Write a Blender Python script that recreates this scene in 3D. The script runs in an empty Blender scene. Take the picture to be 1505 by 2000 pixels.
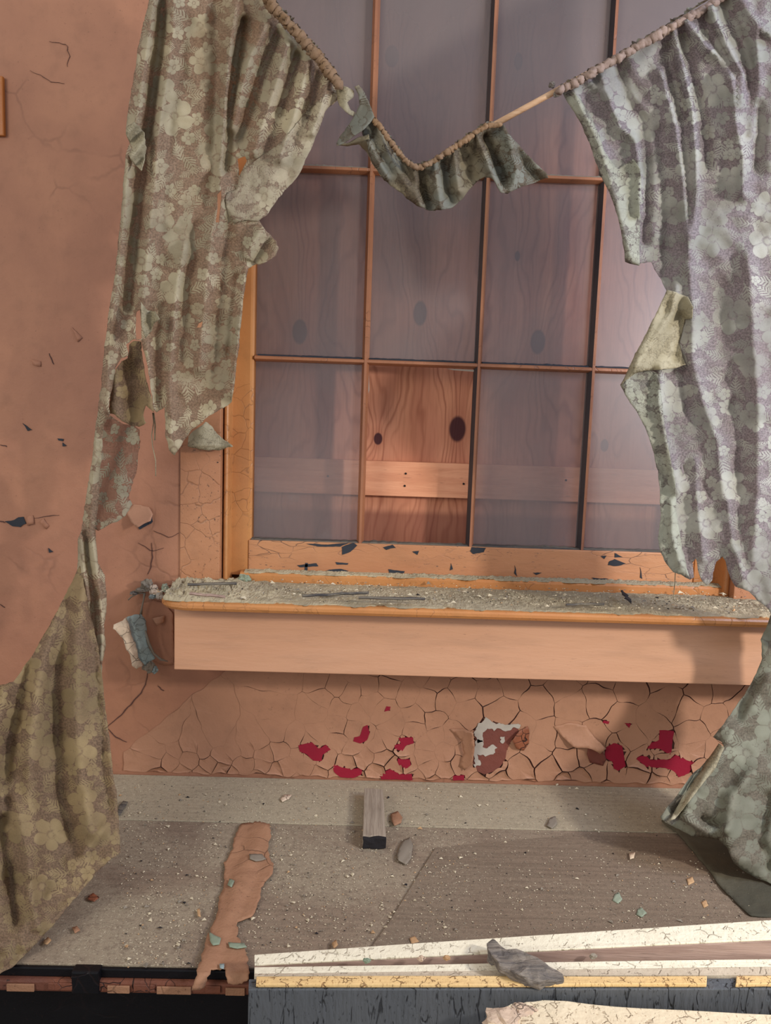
import bpy, bmesh, math, random
import numpy as np
from mathutils import Vector, Matrix, noise as mn
from mathutils.geometry import delaunay_2d_cdt

random.seed(7)
scene = bpy.context.scene
col = scene.collection

# ------------------------------------------------------------------ camera
F = 1504.0; CX, CY = 752.5, 1000.0            # focal length and centre, in pixels of the 1505x2000 frame
C0 = np.array([0.0, -1.9, 1.6])
Xc = np.array([1, .0319, .02]); Xc /= np.linalg.norm(Xc)
Vc = np.array([-442, 12900, 1504.0]); Vc -= Vc.dot(Xc) * Xc; Vc /= np.linalg.norm(Vc)
Yc = np.cross(Xc, -Vc)
if Yc[2] < 0: Yc = -Yc
def cam2w(v): return np.array([v @ Xc, v @ Yc, -(v @ Vc)])
cx_ = cam2w(np.array([1., 0, 0])); cu_ = -cam2w(np.array([0, 1., 0])); cb_ = -cam2w(np.array([0, 0, 1.]))
cam_d = bpy.data.cameras.new('camera'); cam = bpy.data.objects.new('camera', cam_d); col.objects.link(cam)
M = Matrix.Identity(4)
for i in range(3):
    M[i][0], M[i][1], M[i][2], M[i][3] = cx_[i], cu_[i], cb_[i], C0[i]
cam.matrix_world = M
cam_d.sensor_fit = 'VERTICAL'; cam_d.sensor_height = 24; cam_d.lens = 24 * F / 2000
cam_d.clip_start = .05
scene.camera = cam

# ------------------------------------------------------------------ light and exposure
vs = scene.view_settings
vs.view_transform = 'Standard'; vs.look = 'None'; vs.gamma = 1; vs.use_curve_mapping = False
vs.exposure = -0.06
world = bpy.data.worlds.new('world'); scene.world = world; world.use_nodes = True
wb = world.node_tree.nodes['Background']; wb.inputs[0].default_value = (.93, .94, 1.0, 1); wb.inputs[1].default_value = .62
def area(name, loc, target, size, power, color, size_y=None):
    d = bpy.data.lights.new(name, 'AREA'); d.energy = power; d.color = color; d.size = size
    if size_y: d.shape = 'RECTANGLE'; d.size_y = size_y
    o = bpy.data.objects.new(name, d); col.objects.link(o); o.location = loc
    o.rotation_euler = (Vector(target) - Vector(loc)).to_track_quat('-Z', 'Y').to_euler()
    return o
area('assumed_key_light', (1.85, -1.65, 1.95), (.4, 0, 1.0), .14, 36, (1, .95, .90), .20)  # assumed key lamp at the right, source unseen; no window is built there
area('cool_curtain_fill', (2.1, -1.25, 2.75), (.95, -.26, 1.85), .8, 34, (.62, .72, 1.0))  # added cool lamp on the right curtain, standing in for lens glare
area('left_fill_light', (-2.6, -3.4, 2.6), (-.1, 0, 1.0), 1.4, 55, (1, .93, .82))  # added fill lamp that brightens the left side

# ------------------------------------------------------------------ pixel -> place
def ray(px, py): return cam2w(np.array([(px - CX) / F, (py - CY) / F, 1.0]))
def P(px, py, Y):
    d = ray(px, py); return Vector(C0 + d * ((Y - C0[1]) / d[1]))
def D(px, py, Z):
    d = ray(px, py); return Vector(C0 + d * ((Z - C0[2]) / d[2]))
ZD = 0.6805           # top of the desk
ZS = 1.183            # top of the window sill

# ------------------------------------------------------------------ object helpers
def tag(o, label=None, cat=None, group=None, kind=None):
    if label: o['label'] = label
    if cat: o['category'] = cat
    if group: o['group'] = group
    if kind: o['kind'] = kind
    return o
def empty(name, loc=(0, 0, 0)):
    o = bpy.data.objects.new(name, None); col.objects.link(o); o.location = loc; o.empty_display_size = .05
    return o
def setparent(o, p):
    o.parent = p
    if p is not None:
        w = Vector(p.location); q = p.parent
        while q is not None: w += Vector(q.location); q = q.parent
        o.location = Vector(o.location) - w
def mesh(name, verts, faces, mat, parent=None, smooth=False, uv=None):
    me = bpy.data.meshes.new(name); me.from_pydata([tuple(v) for v in verts], [], faces); me.update()
    o = bpy.data.objects.new(name, me); col.objects.link(o)
    for m in (mat if isinstance(mat, (list, tuple)) else [mat]): me.materials.append(m)
    if smooth:
        for p in me.polygons: p.use_smooth = True
    if uv is not None:
        l = me.uv_layers.new(name='UVMap')
        for lp in me.loops: l.data[lp.index].uv = uv[lp.vertex_index]
    if parent is not None: setparent(o, parent)
    return o
def bmobj(name, bm, mat, parent=None, smooth=False):
    bmesh.ops.recalc_face_normals(bm, faces=bm.faces)
    me = bpy.data.meshes.new(name); bm.to_mesh(me); bm.free()
    o = bpy.data.objects.new(name, me); col.objects.link(o)
    for m in (mat if isinstance(mat, (list, tuple)) else [mat]): me.materials.append(m)
    if smooth:
        for p in me.polygons: p.use_smooth = True
    if parent is not None: setparent(o, parent)
    return o
def addbox(bm, x0, x1, y0, y1, z0, z1):
    vs_ = [bm.verts.new(p) for p in ((x0,y0,z0),(x1,y0,z0),(x1,y1,z0),(x0,y1,z0),(x0,y0,z1),(x1,y0,z1),(x1,y1,z1),(x0,y1,z1))]
    for f in ((0,3,2,1),(4,5,6,7),(0,1,5,4),(1,2,6,5),(2,3,7,6),(3,0,4,7)): bm.faces.new([vs_[i] for i in f])
def box(name, x0, x1, y0, y1, z0, z1, mat, parent=None, bevel=.002):
    bm = bmesh.new(); addbox(bm, x0, x1, y0, y1, z0, z1)
    if bevel: bmesh.ops.bevel(bm, geom=bm.edges[:], offset=bevel, segments=2, profile=.6, affect='EDGES')
    return bmobj(name, bm, mat, parent)
def profile(name, pts, a0, a1, axis, mat, parent=None, smooth=False):
    """extrude a closed 2-D profile along x (pts = y,z) or z (pts = x,y)"""
    v = []
    for a in (a0, a1):
        for (p, q) in pts: v.append((a, p, q) if axis == 'x' else (p, q, a))
    n = len(pts); f = [tuple(range(n))[::-1], tuple(range(n, 2 * n))]
    f += [(i, (i + 1) % n, n + (i + 1) % n, n + i) for i in range(n)]
    bm = bmesh.new(); bv = [bm.verts.new(p) for p in v]
    for q in f: bm.faces.new([bv[i] for i in q])
    return bmobj(name, bm, mat, parent, smooth)
def prism(name, top, drop, mat, parent=None, bevel=.0015, n=0, rough=0, matf=None):
    bm = bmesh.new(); t = [bm.verts.new(p) for p in top]
    dv = Vector(drop); b = [bm.verts.new(Vector(p) + dv) for p in top]
    m = len(top); bm.faces.new(t); bm.faces.new(b[::-1])
    for i in range(m): bm.faces.new((t[i], b[i], b[(i + 1) % m], t[(i + 1) % m]))
    bmesh.ops.recalc_face_normals(bm, faces=bm.faces)
    if bevel: bmesh.ops.bevel(bm, geom=bm.edges[:], offset=bevel, segments=2, profile=.6, affect='EDGES')
    if n:
        bmesh.ops.triangulate(bm, faces=bm.faces)
        for k in range(n):
            es = [e for e in bm.edges if e.calc_length() > .012]
            if es: bmesh.ops.subdivide_edges(bm, edges=es, cuts=1)
            bmesh.ops.triangulate(bm, faces=bm.faces)
        for v in bm.verts:
            q = v.co * 60; v.co += Vector((mn.noise(q), mn.noise(q + Vector((9, 3, 1))), mn.noise(q + Vector((2, 7, 5))))) * rough
    return bmobj(name, bm, mat, parent)

def inpoly(x, y, poly):
    c = np.zeros(x.shape, bool); n = len(poly)
    for i in range(n):
        x0, y0 = poly[i]; x1, y1 = poly[(i + 1) % n]
        if y0 == y1: continue
        k = ((y0 > y) != (y1 > y)) & (x < (x1 - x0) * (y - y0) / (y1 - y0) + x0)
        c ^= k
    return c
def ragged(poly, step, rag, seed=0.0):
    out = []; n = len(poly)
    for i in range(n):
        a, b = poly[i], poly[(i + 1) % n]
        L = math.hypot(b[0] - a[0], b[1] - a[1]); m = max(1, int(L / step))
        for j in range(m):
            t = j / m; x = a[0] + (b[0] - a[0]) * t; y = a[1] + (b[1] - a[1]) * t
            if rag:
                s = Vector((x * .13, y * .13, seed)); r = Vector((x * .035, y * .035, seed + 5))
                x += rag * (mn.noise(s) + .9 * mn.noise(r)); y += rag * (mn.noise(s + Vector((31, 0, 0))) + .9 * mn.noise(r + Vector((31, 0, 0))))
            out.append((x, y))
    return out
def segdist(px, py, poly):
    best = np.full(px.shape, 1e9)
    for (x0, y0), (x1, y1) in zip(poly[:-1], poly[1:]):
        dx, dy = x1 - x0, y1 - y0; L = dx * dx + dy * dy
        t = np.clip(((px - x0) * dx + (py - y0) * dy) / L, 0, 1)
        best = np.minimum(best, np.hypot(px - x0 - t * dx, py - y0 - t * dy))
    return best
def folds(px, py, fl):
    """sum of traced folds: (polyline, height, width); positive comes towards the room"""
    r = np.zeros(px.shape)
    for poly, amp, w in fl: r += amp * np.exp(-(segdist(px, py, poly) / w) ** 2)
    return r
def nz(px, py, s, seed=0):
    return np.array([mn.noise(Vector((a / s, b / s, seed))) for a, b in zip(px, py)])
def sheet(name, outline, depth, mat, parent=None, holes=(), step=7, rag=1.2, thick=.0012, onto=None, wr=.004, seed=1.0, uvs=1.0, smooth=True, plane=None):
    """cloth or flake traced as an outline, every point at its own depth; onto = height of a surface it comes to lie on"""
    ol = ragged(outline, step, rag, seed); hl = [ragged(h, step * .7, rag * .6, seed) for h in holes]
    pts = list(ol); edges = [(i, (i + 1) % len(ol)) for i in range(len(ol))]
    for h in hl:
        b = len(pts); pts += h; edges += [(b + i, b + (i + 1) % len(h)) for i in range(len(h))]
    A = np.array(ol); gx = np.arange(A[:, 0].min(), A[:, 0].max(), step); gy = np.arange(A[:, 1].min(), A[:, 1].max(), step * .866)
    G = [(x + (j % 2) * step / 2 + .01 * i, y) for j, y in enumerate(gy) for i, x in enumerate(gx)]
    if G:
        Ga = np.array(G); k = inpoly(Ga[:, 0], Ga[:, 1], ol)
        for h in hl: k &= ~inpoly(Ga[:, 0], Ga[:, 1], h)
        Ga = Ga[k]
        if len(Ga):
            dmin = segdist(Ga[:, 0], Ga[:, 1], ol + [ol[0]]); Ga = Ga[dmin > step * .45]
            pts += [tuple(p) for p in Ga]
    v, e, f, *_ = delaunay_2d_cdt([Vector(p) for p in pts], edges, [], 0, 1e-4)
    va = np.array([(p.x, p.y) for p in v])
    fa = [tuple(t) for t in f]; cen = np.array([va[list(t)].mean(0) for t in fa])
    k = inpoly(cen[:, 0], cen[:, 1], ol)
    for h in hl: k &= ~inpoly(cen[:, 0], cen[:, 1], h)
    fa = [t for t, q in zip(fa, k) if q]
    used = sorted({i for t in fa for i in t}); rm = {a: b for b, a in enumerate(used)}
    va = va[used]; fa = [tuple(rm[i] for i in t) for t in fa]
    px, py = va[:, 0], va[:, 1]
    wn = nz(px, py, 34, seed) * wr + nz(px, py, 13, seed + 3) * wr * .45
    co = []; uv = []
    if plane is not None:
        hh = plane(px, py) + np.abs(wn)
        co = [D(a, b, ZD_) for a, b, ZD_ in zip(px, py, hh)]
    else:
        Y = depth(px, py) + wn
        for a, b, y, w in zip(px, py, Y, wn):
            p = P(a, b, y)
            if onto is not None and p.z < onto + .004: p = D(a, b, onto + .004 + abs(w) * .8)
            co.append(p)
    uv = [(a * .00113 * uvs, -b * .00113 * uvs) for a, b in zip(px, py)]
    o = mesh(name, co, fa, mat, parent, smooth, uv)
    # normals towards the room
    me = o.data
    if sum(p.normal.y * p.area for p in me.polygons) > 0 and plane is None: me.flip_normals()
    if plane is not None and sum(p.normal.z for p in me.polygons) < 0: me.flip_normals()
    if thick:
        s = o.modifiers.new('thickness', 'SOLIDIFY'); s.thickness = thick; s.offset = -1
    return o
def tube(name, pts, rad, mat, parent=None, n=8, rough=0, smooth=True, seed=0):
    pts = [Vector(p) for p in pts]; rad = rad if isinstance(rad, (list, tuple)) else [rad] * len(pts)
    v = []; f = []
    for i, p in enumerate(pts):
        t = (pts[min(i + 1, len(pts) - 1)] - pts[max(i - 1, 0)]).normalized()
        a = t.cross(Vector((0, .3, 1))).normalized() if abs(t.z) < .95 else t.cross(Vector((1, 0, 0))).normalized(); b = t.cross(a)
        for k in range(n):
            an = 2 * math.pi * k / n; r = rad[i]
            if rough: r *= 1 + rough * mn.noise(Vector((i * .55 + seed, math.cos(an) * 1.2, math.sin(an) * 1.2)))
            v.append(p + (a * math.cos(an) + b * math.sin(an)) * r)
    for i in range(len(pts) - 1):
        for k in range(n): f.append((i * n + k, i * n + (k + 1) % n, (i + 1) * n + (k + 1) % n, (i + 1) * n + k))
    f.append(tuple(range(n))[::-1]); f.append(tuple((len(pts) - 1) * n + k for k in range(n)))
    return mesh(name, v, f, mat, parent, smooth, [(p.x, p.z) for p in v])
def resample(pl, n):
    L = [0]
    for a, b in zip(pl[:-1], pl[1:]): L.append(L[-1] + math.dist(a, b))
    out = []
    for i in range(n):
        s = L[-1] * i / (n - 1); j = max(k for k in range(len(L) - 1) if L[k] <= s + 1e-9)
        t = (s - L[j]) / (L[j + 1] - L[j]); out.append(tuple(a + (b - a) * t for a, b in zip(pl[j], pl[j + 1])))
    return out

# ------------------------------------------------------------------ materials
def lin(c):
    return tuple(((x / 255) / 12.92 if x / 255 <= .04045 else ((x / 255 + .055) / 1.055) ** 2.4) for x in c) + (1,)
class NT:
    def __init__(s, name):
        s.m = bpy.data.materials.new(name); s.m.use_nodes = True; s.t = s.m.node_tree; s.t.nodes.clear()
        s.out = s.t.nodes.new('ShaderNodeOutputMaterial')
    def n(s, typ, **kw):
        o = s.t.nodes.new('ShaderNode' + typ)
        for k, v in kw.items(): setattr(o, k, v)
        return o
    def put(s, sock, v):
        if hasattr(v, 'is_linked') or hasattr(v, 'links'): s.t.links.new(v, sock)
        else:
            sock.default_value = v
    def math(s, op, a, b=0.0, c=0.0, clamp=False):
        o = s.n('Math', operation=op, use_clamp=clamp)
        s.put(o.inputs[0], a); s.put(o.inputs[1], b)
        if op in ('MULTIPLY_ADD', 'COMPARE', 'WRAP'): s.put(o.inputs[2], c)
        return o.outputs[0]
    def vm(s, op, a, b=(0, 0, 0), sc=1.0):
        o = s.n('VectorMath', operation=op); s.put(o.inputs[0], a); s.put(o.inputs[1], b)
        if op == 'SCALE': s.put(o.inputs[3], sc)
        return o.outputs['Value'] if op in ('LENGTH', 'DISTANCE', 'DOT_PRODUCT') else o.outputs[0]
    def step(s, v, lo, hi, a=0.0, b=1.0):
        o = s.n('MapRange', interpolation_type='SMOOTHSTEP'); s.put(o.inputs[0], v); s.put(o.inputs[1], lo); s.put(o.inputs[2], hi); s.put(o.inputs[3], a); s.put(o.inputs[4], b)
        return o.outputs[0]
    def mix(s, f, a, b, mode='MIX'):
        o = s.n('Mix', data_type='RGBA', blend_type=mode)
        s.put(o.inputs[0], f)
        for sk, v in ((o.inputs[6], a), (o.inputs[7], b)): s.put(sk, v)
        return o.outputs[2]
    def noise(s, vec, scale, detail=3, rough=.55, dist=0.0, color=False):
        o = s.n('TexNoise'); s.put(o.inputs['Vector'], vec); o.inputs['Scale'].default_value = scale
        o.inputs['Detail'].default_value = detail; o.inputs['Roughness'].default_value = rough; o.inputs['Distortion'].default_value = dist
        return o.outputs['Color' if color else 'Fac']
    def vor(s, vec, scale, feature='F1', dim='3D', rnd=1.0):
        o = s.n('TexVoronoi', feature=feature, voronoi_dimensions=dim); s.put(o.inputs['Vector'], vec); o.inputs['Scale'].default_value = scale
        o.inputs['Randomness'].default_value = rnd
        return o
    def pos(s):
        return s.n('NewGeometry').outputs['Position']
    def sep(s, v):
        o = s.n('SeparateXYZ'); s.put(o.inputs[0], v); return o.outputs[0], o.outputs[1], o.outputs[2]
    def comb(s, x, y, z=0.0):
        o = s.n('CombineXYZ'); s.put(o.inputs[0], x); s.put(o.inputs[1], y); s.put(o.inputs[2], z); return o.outputs[0]
    def bump(s, h, strength=.5, dist=.004):
        o = s.n('Bump'); s.put(o.inputs['Height'], h); s.put(o.inputs['Strength'], strength); o.inputs['Distance'].default_value = dist
        return o.outputs[0]
    def done(s, color, rough=.7, bump=None, spec=.4, alpha=None, trans=None):
        p = s.n('BsdfPrincipled'); s.put(p.inputs['Base Color'], color); s.put(p.inputs['Roughness'], rough)
        p.inputs['Specular IOR Level'].default_value = spec
        if bump is not None: s.put(p.inputs['Normal'], bump)
        sh = p.outputs[0]
        if trans is not None:
            tr = s.n('BsdfTranslucent'); s.put(tr.inputs[0], color)
            mx = s.n('MixShader'); mx.inputs[0].default_value = trans; s.t.links.new(sh, mx.inputs[1]); s.t.links.new(tr.outputs[0], mx.inputs[2]); sh = mx.outputs[0]
        if alpha is not None:
            tp = s.n('BsdfTransparent'); mx = s.n('MixShader'); s.put(mx.inputs[0], alpha)
            s.t.links.new(tp.outputs[0], mx.inputs[1]); s.t.links.new(sh, mx.inputs[2]); sh = mx.outputs[0]
        s.t.links.new(sh, s.out.inputs[0])
        return s.m

def paint(name, c, c2=None, rough=.55, crack=0.0, crack_scale=14, bumpy=.35, speck=0.0, spec=.4, dark=(45, 30, 28), stretch=(1, 1, 1), grime=.25):
    n = NT(name); p = n.vm('MULTIPLY', n.pos(), stretch)
    big = n.noise(p, 2.2, 5, .6, .4); mid = n.noise(p, 22, 4, .6); fine = n.noise(p, 260, 3, .6)
    colr = n.mix(n.step(big, .3, .7), lin(c), lin(c2 or tuple(x * .86 for x in c)))
    colr = n.mix(n.math('MULTIPLY', n.step(mid, .45, .75), grime), colr, lin(tuple(x * .72 for x in c)))
    h = n.math('ADD', n.math('MULTIPLY', mid, .8), n.math('MULTIPLY', fine, .15))
    if crack:
        w = n.vm('ADD', p, n.vm('SCALE', n.noise(p, 9, 3, .6, 0, True), (0, 0, 0), .06))
        e = n.vor(w, crack_scale, 'DISTANCE_TO_EDGE').outputs['Distance']
        m = n.math('MULTIPLY', n.step(e, .0, .035, 1, 0), n.step(n.noise(p, 3.1, 3, .6), .50, .60))
        m = n.math('MULTIPLY', m, crack)
        colr = n.mix(m, colr, lin(dark)); h = n.math('SUBTRACT', h, m)
    if speck:
        sp = n.step(n.noise(p, 150, 3, .7), .62, .68); sp = n.math('MULTIPLY', sp, n.step(n.noise(p, 7, 2), .4, .65))
        colr = n.mix(n.math('MULTIPLY', sp, speck), colr, lin(dark))
    return n.done(colr, rough, n.bump(h, bumpy, .005), spec)

M_wall = paint('wall_paint', (175, 124, 95), (156, 108, 84), .62, .2, 7, .45, .3, .35)
M_layer = paint('peeling_paint', (178, 132, 103), (161, 117, 91), .6, 0, 9, .45, .3, .35)
M_flakeback = paint('under_layer', (96, 62, 52), (70, 46, 42), .8)
M_red = paint('red_paint', (150, 22, 48), (128, 16, 40), .5, grime=.1)
M_casing = paint('casing_paint', (184, 130, 92), (168, 114, 80), .45, .3, 20, .5, 1.0, .45)
M_trim = paint('orange_trim_paint', (196, 136, 80), (180, 118, 68), .38, .35, 24, .3, .4, .5)
M_sash = paint('sash_paint', (196, 130, 88), (176, 110, 74), .4, .6, 26, .4, .6, .5)
M_muntin = paint('muntin_paint', (176, 118, 80), (140, 90, 66), .45, .5, 30, .4, .8, .5)
M_rail = paint('rail_paint', (192, 138, 96), (178, 120, 84), .5, 1.0, 34, .5, .9, .4, dark=(48, 52, 60), stretch=(.45, 1, 1.4))
M_apron = paint('apron_paint', (208, 162, 130), (198, 148, 114), .32, .0, 16, .3, .25, .55, stretch=(.25, 1, 1.6))
M_putty = paint('exposed_dark_wood', (52, 56, 64), (38, 40, 46), .8)
M_shadeside = paint('shaded_cheek', (74, 62, 60), (50, 46, 50), .7)
M_plaster = paint('white_plaster', (186, 178, 164), (160, 150, 140), .8)
M_brown = paint('brown_undercoat', (128, 70, 56), (84, 48, 44), .7, bumpy=.9)
M_blueflake = paint('blue_green_paint', (160, 172, 168), (130, 152, 152), .6, .8, 60, .7, 1.0)
M_cream = paint('cream_plaster_back', (226, 206, 180), (196, 170, 146), .8, .5, 40, 1.0, 1.0)
M_greyflake = paint('grey_flake', (138, 128, 112), (118, 108, 96), .8)
M_tanflake = paint('tan_flake', (196, 160, 118), (176, 138, 98), .8)
M_greenflake = paint('pale_green_flake', (150, 160, 138), (124, 138, 116), .8)
M_black = paint('black_lacquer', (14, 15, 20), (9, 10, 14), .45, .3, 12, .3, .4, .3)
M_void = paint('dark_cabinet_paint', (12, 13, 19), (8, 9, 14), .6)
M_veneer = paint('peeling_edge_veneer', (150, 88, 58), (96, 58, 46), .6, 1.0, 40, .9, 1.0)

def wood(name, c, c2, sc=40, along='x', rough=.65, bumpy=.3, dark=None):
    n = NT(name); x, y, z = n.sep(n.pos())
    s = {'x': (3, sc, sc), 'z': (sc, sc, 3), 'y': (sc, 3, sc)}[along]
    v = n.comb(n.math('MULTIPLY', x, s[0]), n.math('MULTIPLY', y, s[1]), n.math('MULTIPLY', z, s[2]))
    g = n.noise(v, 1.6, 5, .65, .6); g2 = n.noise(v, 6, 3, .6)
    colr = n.mix(n.step(g, .35, .65), lin(c), lin(c2))
    colr = n.mix(n.math('MULTIPLY', n.step(g2, .6, .75), .5), colr, lin(dark or tuple(q * .6 for q in c2)))
    return n.done(colr, rough, n.bump(n.math('ADD', g, g2), bumpy, .003), .3)
M_rod = wood('pale_rod_wood', (222, 186, 150), (204, 164, 128), 60)
M_batten = wood('batten_wood', (232, 166, 128), (216, 148, 112), 30)
M_pinkwood = wood('bare_pinkish_wood', (176, 150, 136), (156, 130, 118), 50)
M_block = wood('grey_block_wood', (166, 152, 134), (140, 126, 110), 60, 'y', .8, .6)
M_charred = paint('charred_end', (34, 30, 32), (16, 15, 18), .9, bumpy=1.0)
M_sliver = wood('weathered_sliver', (120, 112, 98), (66, 64, 66), 60, 'x', .8, .8)
M_bark = wood('weathered_bark', (140, 130, 118), (96, 90, 86), 70, 'x', .9, 1.0)
M_brass = paint('ochre_fitting', (190, 120, 44), (160, 90, 40), .4)

def cracked(name, c, c2, dark, amount=.8, sc=46, stretch=(1.6, 1.6, .7), bumpy=.8):
    n = NT(name); p = n.vm('MULTIPLY', n.pos(), stretch)
    w = n.vm('ADD', p, n.vm('SCALE', n.noise(p, 14, 3, .6, 0, True), (0, 0, 0), .05))
    e = n.vor(w, sc, 'DISTANCE_TO_EDGE').outputs['Distance']
    m = n.math('MULTIPLY', n.step(e, .0, .09, 1, 0), n.step(n.noise(p, 32, 3, .6), .52, .60))
    m = n.math('MULTIPLY', m, amount)
    q = n.step(n.noise(n.vm('MULTIPLY', n.pos(), (300, 130, 90)), 1.0, 3, .6), .62, .67)
    colr = n.mix(n.noise(p, 8, 4), lin(c), lin(c2)); colr = n.mix(n.math('MULTIPLY', q, .6), colr, lin(dark)); colr = n.mix(m, colr, lin(dark))
    h = n.math('SUBTRACT', n.math('MULTIPLY', n.noise(p, 60, 3), .6), m)
    return n.done(colr, .6, n.bump(h, bumpy, .004), .35)
M_white = cracked('crackled_white_paint', (244, 236, 212), (228, 218, 190), (150, 134, 108), .45, 34)
M_cream2 = cracked('crackled_cream_paint', (238, 222, 190), (222, 204, 170), (160, 132, 100), .5, 34)
M_yellow = cracked('yellowed_paint', (238, 206, 150), (226, 186, 122), (150, 104, 64), .8, 60)
M_beige = cracked('beige_paint', (206, 192, 168), (190, 174, 150), (130, 112, 92), .4, 30)
M_slate = cracked('crackled_slate_paint', (96, 98, 100), (80, 84, 88), (32, 33, 36), .75, 40, (2.2, 2.2, .45), 1.0)

def desk_mat(name, c, c2, dust=.6, dustc=(178, 164, 140), sc=1.0, gx=0.0):
    n = NT(name); p = n.pos(); x, y, z = n.sep(p)
    big = n.noise(p, 3.0, 4, .6, .5)
    gr = n.noise(n.comb(n.math('MULTIPLY', x, 2), n.math('MULTIPLY', y, 60), 0), 2, 4, .6, .3)
    base = n.mix(n.step(gr, .35, .7), lin(c), lin(c2))
    d1 = n.step(n.noise(p, 360, 2, .6), .50, .62)
    d2 = n.step(n.noise(p, 170, 3, .7), .60, .66)
    d3 = n.math('MULTIPLY', n.step(n.noise(p, 95, 4, .75), .48, .64), .5)
    dk = n.step(n.noise(p, 200, 3, .7), .63, .68)
    reg = n.step(big, .36, .60, .22, 1.0)
    if gx:   # dust lies thickest over the left and middle
        reg = n.math('MULTIPLY', reg, n.step(x, -.1, .75, 1.0, 1.0 - gx))
    colr = n.mix(n.math('MULTIPLY', reg, dust), base, lin(tuple(q * .9 for q in dustc)))
    colr = n.mix(n.math('MULTIPLY', n.math('MULTIPLY', d1, reg), .55), colr, lin(dustc))
    colr = n.mix(n.math('MULTIPLY', n.math('MULTIPLY', d2, reg), .7), colr, lin((212, 200, 172)))
    colr = n.mix(d3, colr, lin(tuple(q * .80 for q in c))); colr = n.mix(n.math('MULTIPLY', dk, .75), colr, lin((72, 62, 54)))
    h = n.math('ADD', n.math('MULTIPLY', d1, .4), n.math('MULTIPLY', d2, .8))
    return n.done(colr, .85, n.bump(h, .5, .002), .25)
M_desk = desk_mat('dusty_desk_top', (138, 118, 100), (120, 102, 86), .75, (172, 158, 134), gx=.7)
M_deskback = desk_mat('dusty_back_board', (176, 162, 136), (158, 144, 120), .7, (186, 174, 148), gx=.5)
M_sheet = desk_mat('lifted_veneer', (132, 114, 96), (114, 98, 82), .4, (148, 134, 114), gx=.6)
M_peach = paint('fallen_paint_strip', (168, 126, 96), (148, 108, 82), .75, .3, 16, 1.0, .5, .3)
M_debris = paint('gritty_debris', (190, 176, 144), (146, 136, 114), .9, 0, 9, 1.0, 1.0, .2, dark=(50, 46, 44), grime=.8)

def ply_mat():
    n = NT('knotty_plywood'); x, y, z = n.sep(n.pos())
    knots = [(820, 612, .020, .030), (585, 648, .022, .03), (1050, 668, .022, .030), (738, 857, .013, .015), (893, 838, .025, .032), (1310, 880, .02, .028), (765, 110, .02, .025), (600, 1230, .02, .02), (1012, 120, .012, .02), (1010, 500, .008, .012), (1180, 870, .012, .016)]
    xx = n.math('ADD', x, n.math('MULTIPLY', n.noise(n.comb(n.math('MULTIPLY', x, 3), n.math('MULTIPLY', z, 1.1), 0), 2.4, 3, .5), .26))
    km = None; halo = None
    for i, (a, b, rx, rz) in enumerate(knots):
        k = P(a, b, .20)
        dx = n.math('SUBTRACT', x, k.x); dz = n.math('SUBTRACT', z, k.z)
        r2 = n.math('ADD', n.math('POWER', n.math('DIVIDE', dx, rx), 2), n.math('POWER', n.math('DIVIDE', dz, rz * 1.2), 2))
        g = n.math('DIVIDE', 1.0, n.math('ADD', 1.0, n.math('MULTIPLY', r2, .10)))
        xx = n.math('ADD', xx, n.math('MULTIPLY', n.math('MULTIPLY', g, dx), 3.4))
        r = n.math('SQRT', r2)
        m = n.step(r, .75, 1.05, 1, 0); hz = n.step(r, .9, 2.6, 1, 0)
        km = m if km is None else n.math('MAXIMUM', km, m); halo = hz if halo is None else n.math('MAXIMUM', halo, hz)
    ph = n.math('MULTIPLY', xx, 190)
    s = n.math('MULTIPLY_ADD', n.math('SINE', ph), .5, .5)
    s = n.math('POWER', s, 3.0); s = n.math('MULTIPLY', s, n.step(n.noise(n.comb(n.math('MULTIPLY', xx, 9), n.math('MULTIPLY', z, .8), 0), 2, 2), .35, .65, .15, 1))
    fine = n.noise(n.comb(n.math('MULTIPLY', x, 90), n.math('MULTIPLY', z, 3), 0), 2, 3, .6)
    base = n.mix(n.step(n.noise(n.comb(n.math('MULTIPLY', xx, 5), n.math('MULTIPLY', z, 1), 0), 1.5, 2), .3, .7), lin((214, 150, 116)), lin((190, 124, 96)))
    base = n.mix(n.math('MULTIPLY', s, .6), base, lin((136, 72, 50)))
    base = n.mix(n.math('MULTIPLY', n.step(fine, .45, .7), .3), base, lin((150, 92, 66)))
    base = n.mix(n.math('MULTIPLY', halo, .35), base, lin((146, 82, 58)))
    base = n.mix(km, base, lin((74, 38, 38)))
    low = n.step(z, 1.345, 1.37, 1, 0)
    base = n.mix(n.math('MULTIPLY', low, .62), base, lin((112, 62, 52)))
    return n.done(base, .7, n.bump(s, .2, .002), .25)
M_ply = ply_mat()

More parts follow.
